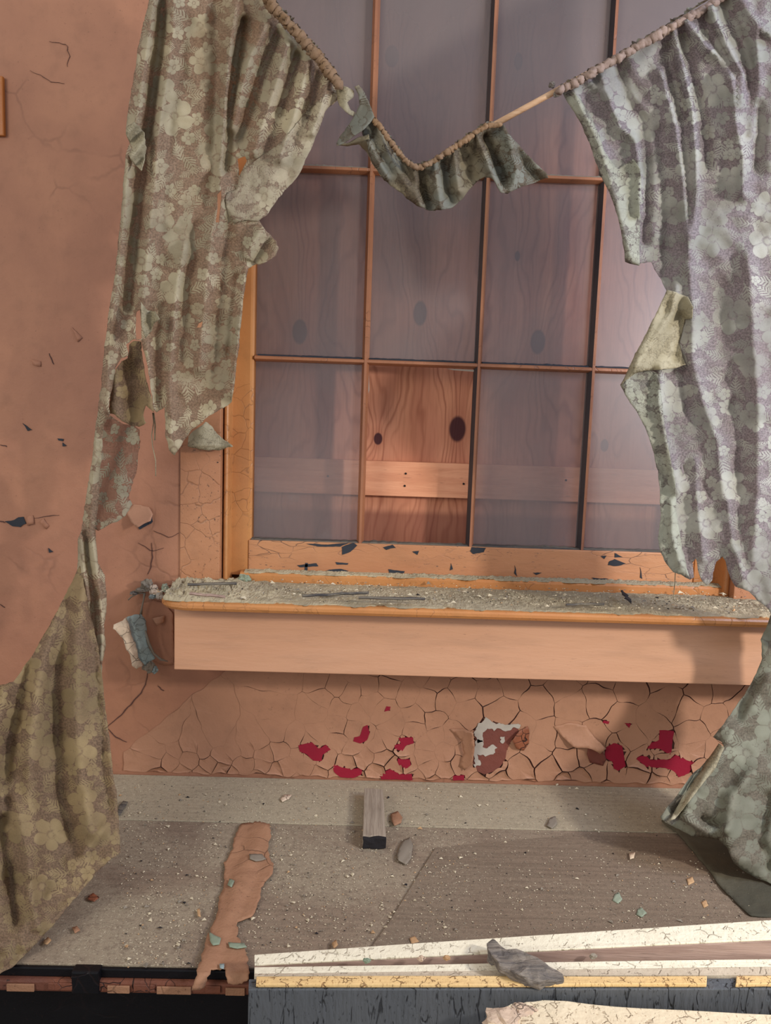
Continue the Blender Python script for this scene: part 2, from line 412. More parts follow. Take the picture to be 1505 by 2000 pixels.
def glass_mat(name, amt, c):
    n = NT(name); p = n.pos(); x, y, z = n.sep(p)
    d = n.noise(p, 3.2, 4, .55, .3); st = n.noise(n.comb(n.math('MULTIPLY', x, 14), 0, n.math('MULTIPLY', z, 1.5)), 2, 3, .6)
    wipe = n.step(n.noise(p, 9, 4, .65), .60, .72)
    f = n.math('ADD', n.step(d, .25, .75, amt - .10, amt + .12), n.math('MULTIPLY', st, .06))
    f = n.math('ADD', f, n.math('MULTIPLY', n.math('MULTIPLY', wipe, n.step(z, 1.36, 1.46, 1, 0)), .15), 0, False)
    f = n.math('ADD', f, n.step(z, 2.2, 2.62, 0, .22), 0, True)
    tp = n.n('BsdfTransparent'); tp.inputs[0].default_value = (.95, .95, .97, 1)
    df = n.n('BsdfDiffuse'); df.inputs[0].default_value = lin(c)
    mx = n.n('MixShader'); n.put(mx.inputs[0], f); n.t.links.new(tp.outputs[0], mx.inputs[1]); n.t.links.new(df.outputs[0], mx.inputs[2])
    gl = n.n('BsdfGlossy'); gl.inputs['Roughness'].default_value = .38; gl.inputs[0].default_value = (.9, .93, 1, 1)
    m2 = n.n('MixShader'); m2.inputs[0].default_value = .05; n.t.links.new(mx.outputs[0], m2.inputs[1]); n.t.links.new(gl.outputs[0], m2.inputs[2])
    n.t.links.new(m2.outputs[0], n.out.inputs[0]); return n.m
M_glass = glass_mat('dusty_glass', .25, (134, 120, 114))

def lace(name, net, flo, stain=None, scale=11.0, dense=0.0, alpha=.8, trans=.25, flo2=None):
    n = NT(name); uv = n.n('UVMap').outputs[0]
    jit = n.vm('SCALE', n.vm('SUBTRACT', n.noise(uv, 22, 2, .5, 0, True), (.5, .5, .5)), (0, 0, 0), .018)
    u = n.vm('ADD', uv, jit)
    def flower(sc, petals, R, off, keep=0.0):
        v = n.vm('ADD', n.vm('SCALE', u, (0, 0, 0), sc), off); vo = n.vor(v, 1.0, 'F1', '2D', .75)
        d = n.vm('SUBTRACT', v, vo.outputs['Position']); dx, dy, _ = n.sep(d)
        r = n.vm('LENGTH', n.comb(dx, dy)); cr, cg, cb = n.sep(vo.outputs['Color'])
        th = n.math('ADD', n.math('ARCTAN2', dy, dx), n.math('MULTIPLY', cr, 6.28))
        pet = n.math('ABSOLUTE', n.math('COSINE', n.math('MULTIPLY', th, petals / 2)))
        Rr = n.math('MULTIPLY', n.math('MULTIPLY_ADD', n.math('POWER', pet, .7), .42, .62), n.math('MULTIPLY_ADD', cg, R * .45, R * .65))
        q = n.math('DIVIDE', r, Rr)
        m = n.step(q, .93, 1.0, 1, 0)
        vein = n.math('MULTIPLY', n.step(pet, .0, .30, .45, 0), n.step(q, .25, .4, 0, 1))
        ring = n.math('MULTIPLY', n.step(n.math('ABSOLUTE', n.math('SUBTRACT', r, R * .2)), .0, .05, 1, 0), .6)
        m = n.math('MULTIPLY', m, n.math('SUBTRACT', 1.0, n.math('MAXIMUM', vein, ring)))
        if keep: m = n.math('MULTIPLY', m, n.step(cb, keep, keep + .02))
        return m
    def fern(sc, off):
        v = n.vm('ADD', n.vm('SCALE', u, (0, 0, 0), sc), off); vo = n.vor(v, 1.0, 'F1', '2D', .9)
        d = n.vm('SUBTRACT', v, vo.outputs['Position']); dx, dy, _ = n.sep(d); cr, cg, cb = n.sep(vo.outputs['Color'])
        a = n.math('MULTIPLY', cr, 6.28); ca = n.math('COSINE', a); sa = n.math('SINE', a)
        lx = n.math('ADD', n.math('MULTIPLY', dx, ca), n.math('MULTIPLY', dy, sa)); ly = n.math('SUBTRACT', n.math('MULTIPLY', dy, ca), n.math('MULTIPLY', dx, sa))
        ly = n.math('ADD', ly, n.math('MULTIPLY', n.math('MULTIPLY', lx, lx), .5))
        al = n.math('ABSOLUTE', ly); wd = n.math('MULTIPLY', n.math('SUBTRACT', .5, n.math('ABSOLUTE', lx)), .52)
        ins = n.step(n.math('SUBTRACT', wd, al), .0, .03)
        ph = n.math('FRACT', n.math('MULTIPLY', n.math('SUBTRACT', lx, n.math('MULTIPLY', al, .9)), 8.0))
        lf = n.step(n.math('ABSOLUTE', n.math('SUBTRACT', ph, .5)), .22, .34, 1, 0)
        stem = n.step(al, .008, .02, 1, 0)
        return n.math('MULTIPLY', ins, n.math('MAXIMUM', lf, stem))
    s = scale
    m = flower(s, 5, .46, (3.1, 1.7, 0), .30); m = n.math('MAXIMUM', m, flower(s * 2.3, 5, .44, (9.2, 4.4, 0), .45))
    m = n.math('MAXIMUM', m, n.math('MULTIPLY', fern(s * 1.55, (1.3, 6.1, 0)), .9)); m = n.math('MAXIMUM', m, n.math('MULTIPLY', fern(s * 2.3, (7.7, 2.2, 0)), .8))
    if dense:
        m = n.math('MAXIMUM', m, n.math('MULTIPLY', flower(s * 3.6, 6, .50, (2.2, 5.1, 0)), dense)); m = n.math('MAXIMUM', m, n.math('MULTIPLY', fern(s * 3.4, (4.4, 8.2, 0)), dense))
    weave = n.math('MULTIPLY', n.step(n.noise(n.vm('ADD', n.vm('SCALE', uv, (0, 0, 0), 1.0), n.vm('SCALE', n.noise(uv, 30, 2, .5, 0, True), (0, 0, 0), .01)), 330, 2, .5), .48, .58), .22)
    m = n.math('MULTIPLY', m, n.step(n.noise(uv, 14, 4, .6), .30, .62, .66, 1.0)); m = n.math('MAXIMUM', m, weave)
    th = n.noise(uv, 700, 2, .6); net_w = n.noise(uv, 240, 2, .6)
    grime = n.noise(uv, 3.0, 4, .6, .4)
    c_net = n.mix(n.step(net_w, .35, .65), lin(net), lin(tuple(q * .78 for q in net)))
    c_f = n.mix(n.step(n.noise(uv, 5, 3), .4, .6), lin(flo), lin(flo2 or tuple(q * .86 for q in flo)))
    c_f = n.mix(n.math('MULTIPLY', n.step(th, .5, .7), .3), c_f, lin(tuple(q * .7 for q in flo)))
    colr = n.mix(m, c_net, c_f)
    colr = n.mix(n.step(grime, .5, .78, 0, .5), colr, lin(stain or tuple(q * .72 for q in net)))
    al = n.math('MAXIMUM', n.step(m, .2, .6, alpha, 1.0), n.step(grime, .55, .7, 0, 1))
    h = n.math('ADD', n.math('MULTIPLY', m, .7), n.math('MULTIPLY', th, .25))
    return n.done(colr, .8, n.bump(h, .45, .0018), .25, al, trans)
M_laceL = lace('left_lace', (172, 146, 122), (204, 192, 160), (148, 118, 88), 11.5, 0, .74)
M_laceHem = lace('hem_lace', (166, 144, 122), (206, 194, 164), None, 13, .8, .9)
M_laceLow = lace('dirty_lace', (148, 122, 98), (172, 150, 110), (124, 100, 76), 11, 0, .93)
M_laceR = lace('right_lace', (172, 160, 162), (202, 202, 190), (156, 142, 136), 11.5, 0, .88, .42)
M_laceRHem = lace('right_hem_lace', (152, 144, 134), (192, 194, 176), None, 13, .8, .93, .35, flo2=(188, 188, 168))
M_laceRLow = lace('mouldy_lace', (124, 114, 98), (150, 150, 130), (88, 80, 66), 10, .2, .96)
M_back = lace('cloth_reverse', (176, 164, 134), (192, 182, 152), None, 13, .5, .97)
M_strip = lace('torn_strip_lace', (112, 98, 80), (150, 138, 112), (70, 62, 56), 12, .4, .97, flo2=(136, 138, 126))
M_head = paint('stained_heading', (172, 132, 88), (132, 108, 86), .9, 0, 9, 1.0, .8, .2, dark=(70, 54, 48), grime=.8)
M_headR = paint('greyed_heading', (168, 142, 122), (140, 122, 114), .9, 0, 9, 1.0, .8, .2, dark=(80, 70, 70), grime=.8)
M_rag = paint('dark_rag', (98, 92, 74), (66, 64, 54), .9, 0, 9, 1.0, .8, .2, grime=.6)

# ================================================================== THE SETTING
YS = .08                                    # front of the window sash
xCL = P(352, 1000, 0).x; xCL2 = P(430, 1000, .0).x; xB = P(447, 1000, YS - .02).x
xCR = P(1470, 1150, 0).x
xOR = P(1424, 1180, 0).x                    # right side of the opening
bm = bmesh.new()
addbox(bm, -2.6, xCL + .02, .0, .24, 0, 3.2)
addbox(bm, xOR + .06, 3.0, .0, .24, 0, 3.2)
addbox(bm, xCL + .02, xOR + .06, .0, .24, 0, ZS - .03)
addbox(bm, xCL + .02, xOR + .06, .0, .24, 2.76, 3.2)
tag(bmobj('wall_back', bm, M_wall), kind='structure')
floor = box('floor', -2.6, 3.0, -4.5, .0, -.1, 0, paint('floor_boards', (96, 80, 66)), None, 0)
tag(floor, kind='structure')

win = empty('window_1', (0, 0, ZS)); tag(win, kind='structure')
box('casing', xCL, xCL2, -.004, .05, ZS, 2.80, M_casing, win, .002)
box('casing', P(1430, 1170, 0).x, xCR + .15, -.004, .05, ZS, 2.80, M_casing, win, .002)
def bead(x0, x1, y0, z0, z1, mat):
    n = 8; r = (x1 - x0) / 2; c = (x0 + x1) / 2
    pts = [(x1, .10), (x0, .10)] + [(c - r * math.cos(math.pi * i / n), y0 + r - r * math.sin(math.pi * i / n)) for i in range(n + 1)]
    return profile('stop_bead', pts, z0, z1, 'z', mat, win, False)
bead(xCL2 + .003, P(446, 1000, .03).x, .02, ZS, 2.76, M_trim)
bead(P(1412, 1170, .02).x, P(1424, 1170, .02).x, .02, ZS, 2.76, M_trim)
# ---- sill with a rounded nose, and the apron below it
xs0 = P(322, 1165, -.12).x; xs1 = 1.12
yN = -.20; zN = ZS; th = P(600, 1188, yN).z - P(600, 1206, yN).z
bm = bmesh.new()
rows = []
rr = .06
outl = [(xs1, .30), (xs0 + .10, .30), (xs0 + .10, 0.0), (xs0, 0.0)]
for i in range(9):
    a = math.pi / 2 * i / 8; outl.append((xs0 + rr * 1.2 * (1 - math.cos(a)), yN + rr - rr * math.sin(a)))
for i in range(9):
    a = math.pi / 2 * (1 - i / 8); outl.append((xs1 - .02 * (1 - math.cos(a)), yN + .02 - .02 * math.sin(a)))
def ring(z, ins):
    c = []
    for (x, y) in outl:
        yy = y + ins if y < -.01 else y
        c.append(bm.verts.new((x + (ins if x < xs0 + .09 and y < .0 else 0) - (ins if x > xs1 - .03 else 0), yy, z)))
    return c
h = th; prof = [(0, .008), (-.002, .003), (-h * .3, 0), (-h * .6, .0), (-h * .9, .004), (-h, .010)]
R_ = [ring(zN + z, i) for z, i in prof]
for a, b in zip(R_[:-1], R_[1:]):
    for i in range(len(outl)): bm.faces.new((a[i], a[(i + 1) % len(outl)], b[(i + 1) % len(outl)], b[i]))
bm.faces.new(R_[0]); bm.faces.new(R_[-1][::-1])
bmobj('sill', bm, M_trim, win)
yA = -.14
a0, a1 = P(340, 1250, yA), Vector((1.10, 0, 0)); zA1 = ZS - th - .001; zA0 = P(900, 1323, yA).z
box('apron', a0.x, a1.x, yA, -.001, zA0, zA1, M_apron, win, .002)
# inner stool moulding behind the debris
profile('inner_stop', [(.035, ZS), (.035, ZS + .018), (.040, ZS + .024), (.055, ZS + .026), (.075, ZS + .020), (.075, ZS)], P(470, 1130, .05).x, P(1412, 1180, .05).x, 'x', M_trim, win)
# ---- the sash
sash = empty('sash', (0, YS, ZS)); setparent(sash, win)
xL = P(492, 900, YS).x; xR = xL + 4 * .2865 + .0; mx = [P(720, 500, YS).x, P(945, 500, YS).x, P(1173, 500, YS).x]
xR = mx[2] + (mx[2] - mx[1]); zr0 = P(700, 1058, YS).z; zr = [P(700, 705, YS).z, P(700, 330, YS).z]; zr.append(zr[1] + (zr[1] - zr[0]))
def stile(x0, x1):
    return profile('stile', [(x0, YS + .045), (x0, YS), (x1 - .008, YS), (x1 - .004, YS + .006), (x1, YS + .010), (x1, YS + .045)], ZS + .01, 2.76, 'z', M_trim, sash)
stile(P(449, 1000, YS).x, xL)
s_ = profile('stile', [(xR + .075, YS + .045), (xR + .075, YS), (xR + .008, YS), (xR + .004, YS + .006), (xR, YS + .010), (xR, YS + .045)], ZS + .01, 2.76, 'z', M_trim, sash)
rail = box('bottom_rail', xL - .006, xR + .004, YS - .002, YS + .045, ZS + .012, zr0 - .004, M_rail, sash, .003)
box('top_rail', xL, xR, YS, YS + .045, zr[2] - .01, 2.76, M_trim, sash, .003)
def chip(name, pts, y, mat, parent, th=.0012):
    pl = ragged(pts, 5, .9, pts[0][0]); q = [P(a, b, y) for a, b in pl]
    return pl
# paint lost from the bottom rail: one part, islands of bare dark wood
isl = [[(668,1068),(690,1060),(697,1066),(684,1078),(668,1084)], [(598,1062),(640,1064),(680,1060),(664,1068),(620,1068)], [(920,1068),(948,1070),(944,1078),(924,1082),(918,1076)], [(580,1104),(618,1100),(622,1106),(585,1108)], [(596,1100),(601,1100),(599,1120),(593,1118)], [(634,1115),(665,1110),(680,1115),(640,1120)], [(655,1098),(680,1100),(678,1103),(657,1103)], [(758,1112),(790,1116),(788,1120),(760,1119)], [(770,1124),(798,1126),(760,1130)], [(748,1068),(766,1064),(772,1070),(754,1074)], [(1188,1097),(1200,1092),(1222,1101),(1204,1106),(1186,1104)], [(1155,1128),(1188,1130),(1165,1138)], [(1172,1086),(1184,1086),(1180,1092)], [(1040,1118),(1058,1119),(1046,1123)], [(805,1077),(818,1076),(815,1084)], [(880,1100),(884,1112),(878,1114)], [(1005,1104),(1010,1126),(1004,1120)], [(1250,1108),(1254,1130),(1250,1128)], [(1200,1080),(1216,1088),(1200,1089)]]
bm = bmesh.new()
for pl in isl:
    q = ragged(pl, 4, 1.0, pl[0][0]); vv = [bm.verts.new(P(a, b, YS - .0032)) for a, b in q]; bm.faces.new(vv)
ge = bmesh.ops.extrude_face_region(bm, geom=bm.faces[:]); bmesh.ops.translate(bm, verts=[g for g in ge['geom'] if isinstance(g, bmesh.types.BMVert)], vec=(0, .0014, 0))
bmesh.ops.triangulate(bm, faces=bm.faces)
bmobj('bare_patch', bm, M_putty, rail)
def muntin_v(x):
    w = .009; o = profile('muntin', [(x - w, YS + .035), (x - w, YS + .016), (x - .0045, YS + .004), (x - .003, YS), (x + .003, YS), (x + .0045, YS + .004), (x + w, YS + .016), (x + w, YS + .035)], zr0 - .006, zr[2], 'z', [M_muntin, M_shadeside], sash)
    if x > .1:      # shade of the left cheek put into its colour, with worn grime
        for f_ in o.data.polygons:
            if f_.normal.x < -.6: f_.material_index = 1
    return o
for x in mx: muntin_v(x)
xs_ = [xL] + mx + [xR]
for z in zr[:2]:
    for a, b in zip(xs_[:-1], xs_[1:]):
        w = .0075; mt = profile('muntin', [(YS + .035, z - w), (YS + .016, z - w), (YS + .004, z - .0045), (YS + .001, z - .003), (YS + .001, z + .003), (YS + .004, z + .0045), (YS + .016, z + w), (YS + .035, z + w)], a + .002, b - .002, 'x', M_muntin, sash)
        # grit lying on the ledge
        v = []; f = []; nn = 46
        for i in range(nn + 1):
            xx = a + .009 + (b - a - .018) * i / nn; hgt = .002 + .004 * abs(mn.noise(Vector((xx * 60, z * 9, 0))))
            v += [(xx, YS + .006, z + .004), (xx, YS + .010, z + .006 + hgt), (xx, YS + .017, z + .008 + hgt * .8), (xx, YS + .030, z + .0076)]
        for i in range(nn):
            for k in range(3): f.append((i * 4 + k, i * 4 + k + 1, i * 4 + k + 5, i * 4 + k + 4))
        g = mesh('grit_line', v, f, M_putty if z == zr[0] else M_greyflake, mt); g['kind'] = 'stuff'
# panes: the third row counted upwards, one pane missing
for r in range(3):
    z0 = ([zr0] + zr)[r] + .004; z1 = ([zr0] + zr)[r + 1] - .004
    for c in range(4):
        if r == 0 and c == 1: continue
        box('pane', xs_[c] + .003, xs_[c + 1] - .003, YS + .022, YS + .025, z0 - .004, z1 + .004, M_glass, sash, 0)
# slivers of glass left in the empty pane's rebate
zt = zr[0]
mesh('glass_shard', [P(872,720,YS+.022), P(925,722,YS+.022), P(925,726,YS+.022), P(885,723,YS+.022)], [(0,1,2,3)], M_plaster, sash)
mesh('glass_shard', [P(717,738,YS+.022), P(720,728,YS+.022), P(721,762,YS+.022), P(716,778,YS+.022)], [(0,1,2,3)], M_plaster, sash)
# grit along the top of the bottom rail
v = []; f = []; nn = 200
for i in range(nn + 1):
    xx = xL + (xR - xL) * i / nn; hgt = .004 + .006 * abs(mn.noise(Vector((xx * 40, 1, 0))))
    v += [(xx, YS - .001, zr0 - .006), (xx, YS + .006, zr0 - .004 + hgt * .6), (xx, YS + .020, zr0 - .004 + hgt)]
for i in range(nn):
    for k in range(2): f.append((i * 3 + k, i * 3 + k + 1, i * 3 + k + 4, i * 3 + k + 3))
g = mesh('grit_line', v, f, M_sliver, rail); g['kind'] = 'stuff'

# ---- boarding behind the glass
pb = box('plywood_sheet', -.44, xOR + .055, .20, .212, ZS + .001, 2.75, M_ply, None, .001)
tag(pb, 'knotty orange plywood sheet boarding up the window behind the panes', 'plywood')
b0, b1 = P(700, 899, .17), P(700, 967, .17)
tag(box('timber_batten', -.44, xOR + .05, .172, .199, b1.z, b0.z, M_batten, None, .002), 'pale horizontal timber batten nailed across the plywood low behind the glass', 'batten')
bat = bpy.data.objects['timber_batten']
for (a, b) in ((792, 925), (790, 949), (905, 945), (640, 930), (1105, 938)):
    k = P(a, b, .171); bmn = bmesh.new(); bmesh.ops.create_cone(bmn, cap_ends=True, segments=10, radius1=.003, radius2=.0024, depth=.003, matrix=Matrix.Translation((k.x, .1705, k.z)) @ Matrix.Rotation(math.pi / 2, 4, 'X'))
    bmobj('nail_head', bmn, M_charred, bat)

# ================================================================== PEELING WALL BELOW THE SILL
def voronoi(region, seeds):
    cells = []
    for i, s in enumerate(seeds):
        poly = list(region)
        for j, t in enumerate(seeds):
            if i == j or math.dist(s, t) > 260: continue
            mxp = ((s[0] + t[0]) / 2, (s[1] + t[1]) / 2); nx, ny = t[0] - s[0], t[1] - s[1]
            out = []; L = len(poly)
            for k in range(L):
                a, b = poly[k], poly[(k + 1) % L]
                da = (a[0] - mxp[0]) * nx + (a[1] - mxp[1]) * ny; db = (b[0] - mxp[0]) * nx + (b[1] - mxp[1]) * ny
                if da <= 0: out.append(a)
                if da * db < 0:
                    q = da / (da - db); out.append((a[0] + (b[0] - a[0]) * q, a[1] + (b[1] - a[1]) * q))
            poly = out
            if len(poly) < 3: break
        if len(poly) >= 3: cells.append((s, poly))
    return cells
wl = empty('peeling_paint', (.1, 0, .75)); wl['label'] = 'alligatored and peeling pink-brown paint layer on the wall between sill apron and desk'; wl['category'] = 'peeling paint'
def dens(x, y):      # typical cell size in pixels
    d = random.choice((40, 52, 64))
    if x < 900: d = random.choice((30, 42, 54))
    if x < 620: d = 26 + max(0, 1470 - y) * .35
    return d * (1.05 if y < 1420 else .85)
seeds = []
random.seed(11)
for k in range(9000):
    x = random.uniform(200, 1440); y = random.uniform(1300, 1560)
    if x < 520 and y < 1440: continue
    if x < 300: continue
    dd = dens(x, y)
    if all(math.dist((x, y), s) > dd for s in seeds): seeds.append((x, y))
region = [(470, 1285), (1500, 1312), (1500, 1535), (240, 1507), (240, 1470)]
reds = [[(582,1456),(608,1450),(622,1462),(636,1455),(645,1464),(630,1474),(628,1486),(612,1486),(600,1474),(586,1468)],
        [(708,1420),(717,1416),(722,1432),(716,1446),(704,1452),(690,1448),(692,1440),(702,1438)], [(754,1380),(763,1380),(760,1388),(750,1390)],
        [(778,1442),(806,1440),(808,1452),(792,1456),(786,1466),(770,1464),(770,1456),(782,1452)], [(776,1482),(800,1484),(802,1494),(792,1502),(776,1494)],
        [(650,1492),(668,1500),(690,1502),(708,1498),(705,1512),(690,1520),(664,1518),(652,1508)], [(742,1514),(760,1502),(782,1512),(804,1512),(805,1524),(744,1522)],
        [(884,1516),(906,1514),(906,1524),(884,1524)],
        [(1184,1460),(1198,1452),(1214,1456),(1218,1476),(1222,1496),(1208,1506),(1198,1500),(1196,1488),(1180,1480)],
        [(1287,1426),(1316,1428),(1312,1456),(1309,1474),(1300,1470),(1287,1462),(1263,1463),(1272,1452),(1288,1446)],
        [(1242,1482),(1252,1477),(1264,1478),(1270,1484),(1306,1484),(1320,1475),(1358,1490),(1345,1510),(1325,1518),(1318,1508),(1298,1500),(1262,1498)],
        [(1178,1408),(1190,1409),(1188,1414),(1176,1412)], [(1220,1412),(1232,1414),(1228,1422)]]
cav = [(925,1428),(942,1408),(962,1410),(984,1420),(1010,1416),(1012,1430),(1000,1444),(990,1462),(986,1484),(970,1504),(945,1512),(928,1504),(922,1482),(930,1462)]
def slab(pl, y, th, mat, name, parent, rag=.8, step=5):
    q = ragged(pl, step, rag, pl[0][0]); bm = bmesh.new(); vv = [bm.verts.new(P(a, b, y)) for a, b in q]; bm.faces.new(vv)
    g = bmesh.ops.extrude_face_region(bm, geom=bm.faces[:]); bmesh.ops.translate(bm, verts=[q2 for q2 in g['geom'] if isinstance(q2, bmesh.types.BMVert)], vec=(0, th, 0))
    bmesh.ops.triangulate(bm, faces=bm.faces); return bmobj(name, bm, mat, parent)
for pl in reds: 
    o = slab(pl, -.0046, .004, M_red, 'red_patch', wl, 1.2)
o = slab(cav, -.0046, .004, M_brown, 'bare_hollow', wl, 1.6); o['label'] = 'brown hollow with white plaster rim'
for pl in ([(925,1432),(936,1412),(950,1404),(962,1410),(984,1416),(1014,1412),(1016,1420),(996,1428),(976,1424),(962,1428),(950,1424),(940,1432),(944,1450),(930,1452)],
           [(926,1446),(942,1448),(946,1462),(960,1456),(970,1460),(966,1470),(948,1476),(934,1474),(940,1492),(930,1500),(928,1476)], [(976,1440),(986,1442),(982,1452),(974,1450)]):
    slab(pl, -.0062, .0015, M_plaster, 'white_rim', o, 5.0, 2)
bm = bmesh.new()
def warp(x, y):
    v = Vector((x / 26, y / 26, 3)); return x + 7 * mn.noise(v), y + 7 * mn.noise(v + Vector((40, 0, 0)))
for s, poly in voronoi(region, seeds):
    r = random.random()
    if s[0] < 560: gap = 0.25 if r < .6 else .8
    elif s[0] < 850: gap = .5 if r < .6 else 1.0
    else: gap = .7 + 1.1 * r
    lowf = max(0, min(1, (s[1] - 1420) / 90)); curl = (.001 + .004 * random.random() ** 2) * (.4 + 1.4 * lowf)
    cxx = sum(p[0] for p in poly) / len(poly); cyy = sum(p[1] for p in poly) / len(poly)
    fine = []
    L = len(poly)
    for k in range(L):
        a, b = poly[k], poly[(k + 1) % L]; m = max(1, int(math.dist(a, b) / 6))
        fine += [(a[0] + (b[0] - a[0]) * j / m, a[1] + (b[1] - a[1]) * j / m) for j in range(m)]
    fw = [warp(*q) for q in fine]; cw = warp(cxx, cyy)
    out = []; open_ = []
    for x, y in fw:
        d = math.hypot(cw[0] - x, cw[1] - y) or 1
        zone = max(0, min(1, (x - 560) / 420)); lowz = max(0, min(1, (y - 1440) / 60))
        k = mn.noise(Vector((x / 46, y / 46, 9))) + .5 * mn.noise(Vector((x / 17, y / 17, 4)))
        gg = max(0.04, (k + .30 * lowz * (1 - zone) + .02 + .22 * zone + .15 * lowz)) * (0.95 + .85 * zone)
        gg = min(gg, 2.0); out.append((x + (cw[0] - x) / d * gg, y + (cw[1] - y) / d * gg)); open_.append(min(1, gg / 1.1))
    # skip pieces fallen away over the red and the hollow
    ca = np.array([cw]);
    tiltx, tilty = random.uniform(-1, 1), random.uniform(-1, 1)
    rings = []
    base_y = -.0006 - .0026 * max(0, min(1, (cw[0] - 330) / 230))
    for fr, hh in ((1.0, 0.0), (.999, 1.0), (.75, .45), (.35, .15)):
        rg = []
        for (x, y), op in zip(out, open_):
            qx, qy = cw[0] + (x - cw[0]) * fr, cw[1] + (y - cw[1]) * fr
            e = 0 if hh == 0 else hh * op * curl * (1 + .7 * (tiltx * (x - cw[0]) + tilty * (y - cw[1])) / 30)
            yy = -.0004 if hh == 0 else base_y - max(0, e)
            rg.append((qx, qy, yy))
        rings.append(rg)
    cen = (cw[0], cw[1], base_y)
    # holes: drop triangles whose middle is over a bare patch
    N = len(out); allp = [p for rg in rings for p in rg] + [cen]
    V_ = [None] * len(allp)
    def gv(i):
        if V_[i] is None: V_[i] = bm.verts.new(P(*allp[i]))
        return V_[i]
    tri = []
    for a in range(3):
        for k in range(N): 
            k2 = (k + 1) % N; tri.append((a * N + k, a * N + k2, (a + 1) * N + k2, (a + 1) * N + k))
    for k in range(N): tri.append((3 * N + k, 3 * N + (k + 1) % N, 4 * N))
    bare = reds + [cav]
    for t in tri:
        mxx = np.array([sum(allp[i][0] for i in t) / len(t)]); myy = np.array([sum(allp[i][1] for i in t) / len(t)])
        if any(inpoly(mxx, myy, b)[0] for b in bare): continue
        try: bm.faces.new([gv(i) for i in t])
        except ValueError: pass
o = bmobj('flake_layer', bm, M_layer, wl, False)
slab([(475,1292),(1499,1318),(1499,1533),(250,1505),(245,1475),(480,1440)], -.0003, .0002, M_flakeback, 'crack_ground', wl, 0, 12)
# two big curls that stand off beside the hollow
def flap(name, outline, hinge, lift, mat, parent, y0=-.005, seed=3):
    def dp(px, py): return y0 - lift * np.clip(segdist(px, py, hinge) / 40, 0, 1.2) ** 1.5
    return sheet(name, outline, dp, mat, parent, step=5, rag=1.5, thick=.0012, wr=.001, seed=seed)
flap('curled_flap', [(878,1425),(905,1424),(924,1432),(926,1462),(922,1490),(908,1504),(896,1496),(905,1470),(900,1446)], [(882,1425),(895,1500)], .03, M_layer, wl)
flap('curled_flap', [(1000,1446),(1014,1428),(1030,1418),(1034,1432),(1032,1452),(1022,1466),(1008,1462)], [(1034,1430),(1026,1466)], .025, M_veneer, wl)
flap('curled_flap', [(1080,1420),(1110,1412),(1145,1418),(1160,1440),(1184,1462),(1172,1472),(1150,1462),(1120,1460)], [(1080,1420),(1150,1420)], .014, M_layer, wl)
flap('curled_flap', [(1150,1458),(1176,1464),(1184,1484),(1176,1496),(1152,1490),(1146,1474)], [(1150,1490),(1176,1496)], .012, M_brown, wl)

# ---- left wall damage
lw = empty('wall_paint_blisters', (-.75, 0, 1.3)); tag(lw, 'small torn blisters and dark chips in the brown wall paint left of the curtain tail', 'wall damage')
for pl in ([(8,1018),(26,1016),(36,1010),(46,1010),(50,1022),(40,1030),(24,1028),(16,1022)], [(112,856),(124,858),(122,862),(114,860)], [(122,864),(130,870),(122,872)], [(44,826),(62,840),(54,842)], [(94,1070),(104,1078),(96,1080)]):
    slab(pl, -.0025, .002, M_putty, 'dark_chip', lw, 1, 3)
for pl in ([(52,1010),(64,1006),(66,1024),(52,1026)], [(84,1012),(96,1028),(90,1034),(76,1020)], [(60,700),(80,705),(78,716),(64,712)], [(140,640),(160,660),(150,668)]):
    flap('lifted_flake', pl, [pl[0], pl[1]], .010, M_wall, lw, -.002)
cw_ = flap('lifted_flake', [(246,1000),(262,985),(290,990),(298,1004),(294,1018),(282,1022),(268,1030),(256,1020)], [(250,990),(290,985)], .022, M_layer, lw)
slab([(268,1026),(284,1020),(296,1008),(298,1020),(284,1028),(272,1034)], -.0025, .002, M_putty, 'dark_chip', lw, .8, 3)
slab([(285,1012),(293,1003),(297,1005),(296,1022),(291,1024)], -.0035, .002, M_putty, 'dark_chip', lw, .5, 3)
def crack(pl, w=1.0, parent=None):
    pl = resample(pl, max(6, int(sum(math.dist(a, b) for a, b in zip(pl[:-1], pl[1:])) / 6)))
    L = []; Rr = []
    for i, (x, y) in enumerate(pl):
        x += 3.5 * mn.noise(Vector((i * .5, x * .01, 2))); y += 2.0 * mn.noise(Vector((i * .5, 7, y * .01)))
        ww = w * (.25 + .75 * math.sin(math.pi * (i + .3) / len(pl))) * (1 + .5 * mn.noise(Vector((i * .9, 1, 1))))
        a = pl[max(0, i - 1)]; b = pl[min(len(pl) - 1, i + 1)]; d = math.dist(a, b); nx, ny = (b[1] - a[1]) / d, -(b[0] - a[0]) / d
        L.append((x + nx * ww, y + ny * ww)); Rr.append((x - nx * ww, y - ny * ww))
    return slab(L + Rr[::-1], -.0016, .001, M_flakeback, 'crack', parent, 0, 9)
for pl, w in (([(288,1312),(284,1340),(262,1368),(236,1398),(208,1420)], 1.1), ([(208,1420),(225,1440),(246,1450)], .8), ([(296,1060),(298,1088),(290,1122)], .9), ([(0,868),(14,872)], 1),
              ([(10,1020),(0,1018)], 1.2), ([(290,470),(300,500)], .5), ([(96,80),(132,88),(136,110),(132,130)], .5), ([(60,138),(100,160),(128,162)], .5), ([(262,1022),(264,1000),(276,988)], .5),
              ([(68,1012),(92,1008),(118,1006)], .6), ([(0,1180),(10,1188)], .8), ([(300,1036),(330,1050),(348,1040)], .6), ([(270,1060),(296,1076),(320,1070)], .6), ([(308,1340),(320,1350)], .8), ([(478,1330),(474,1352)], .8), ([(96,690),(104,712)], .9)):
    crack(pl, w, lw)
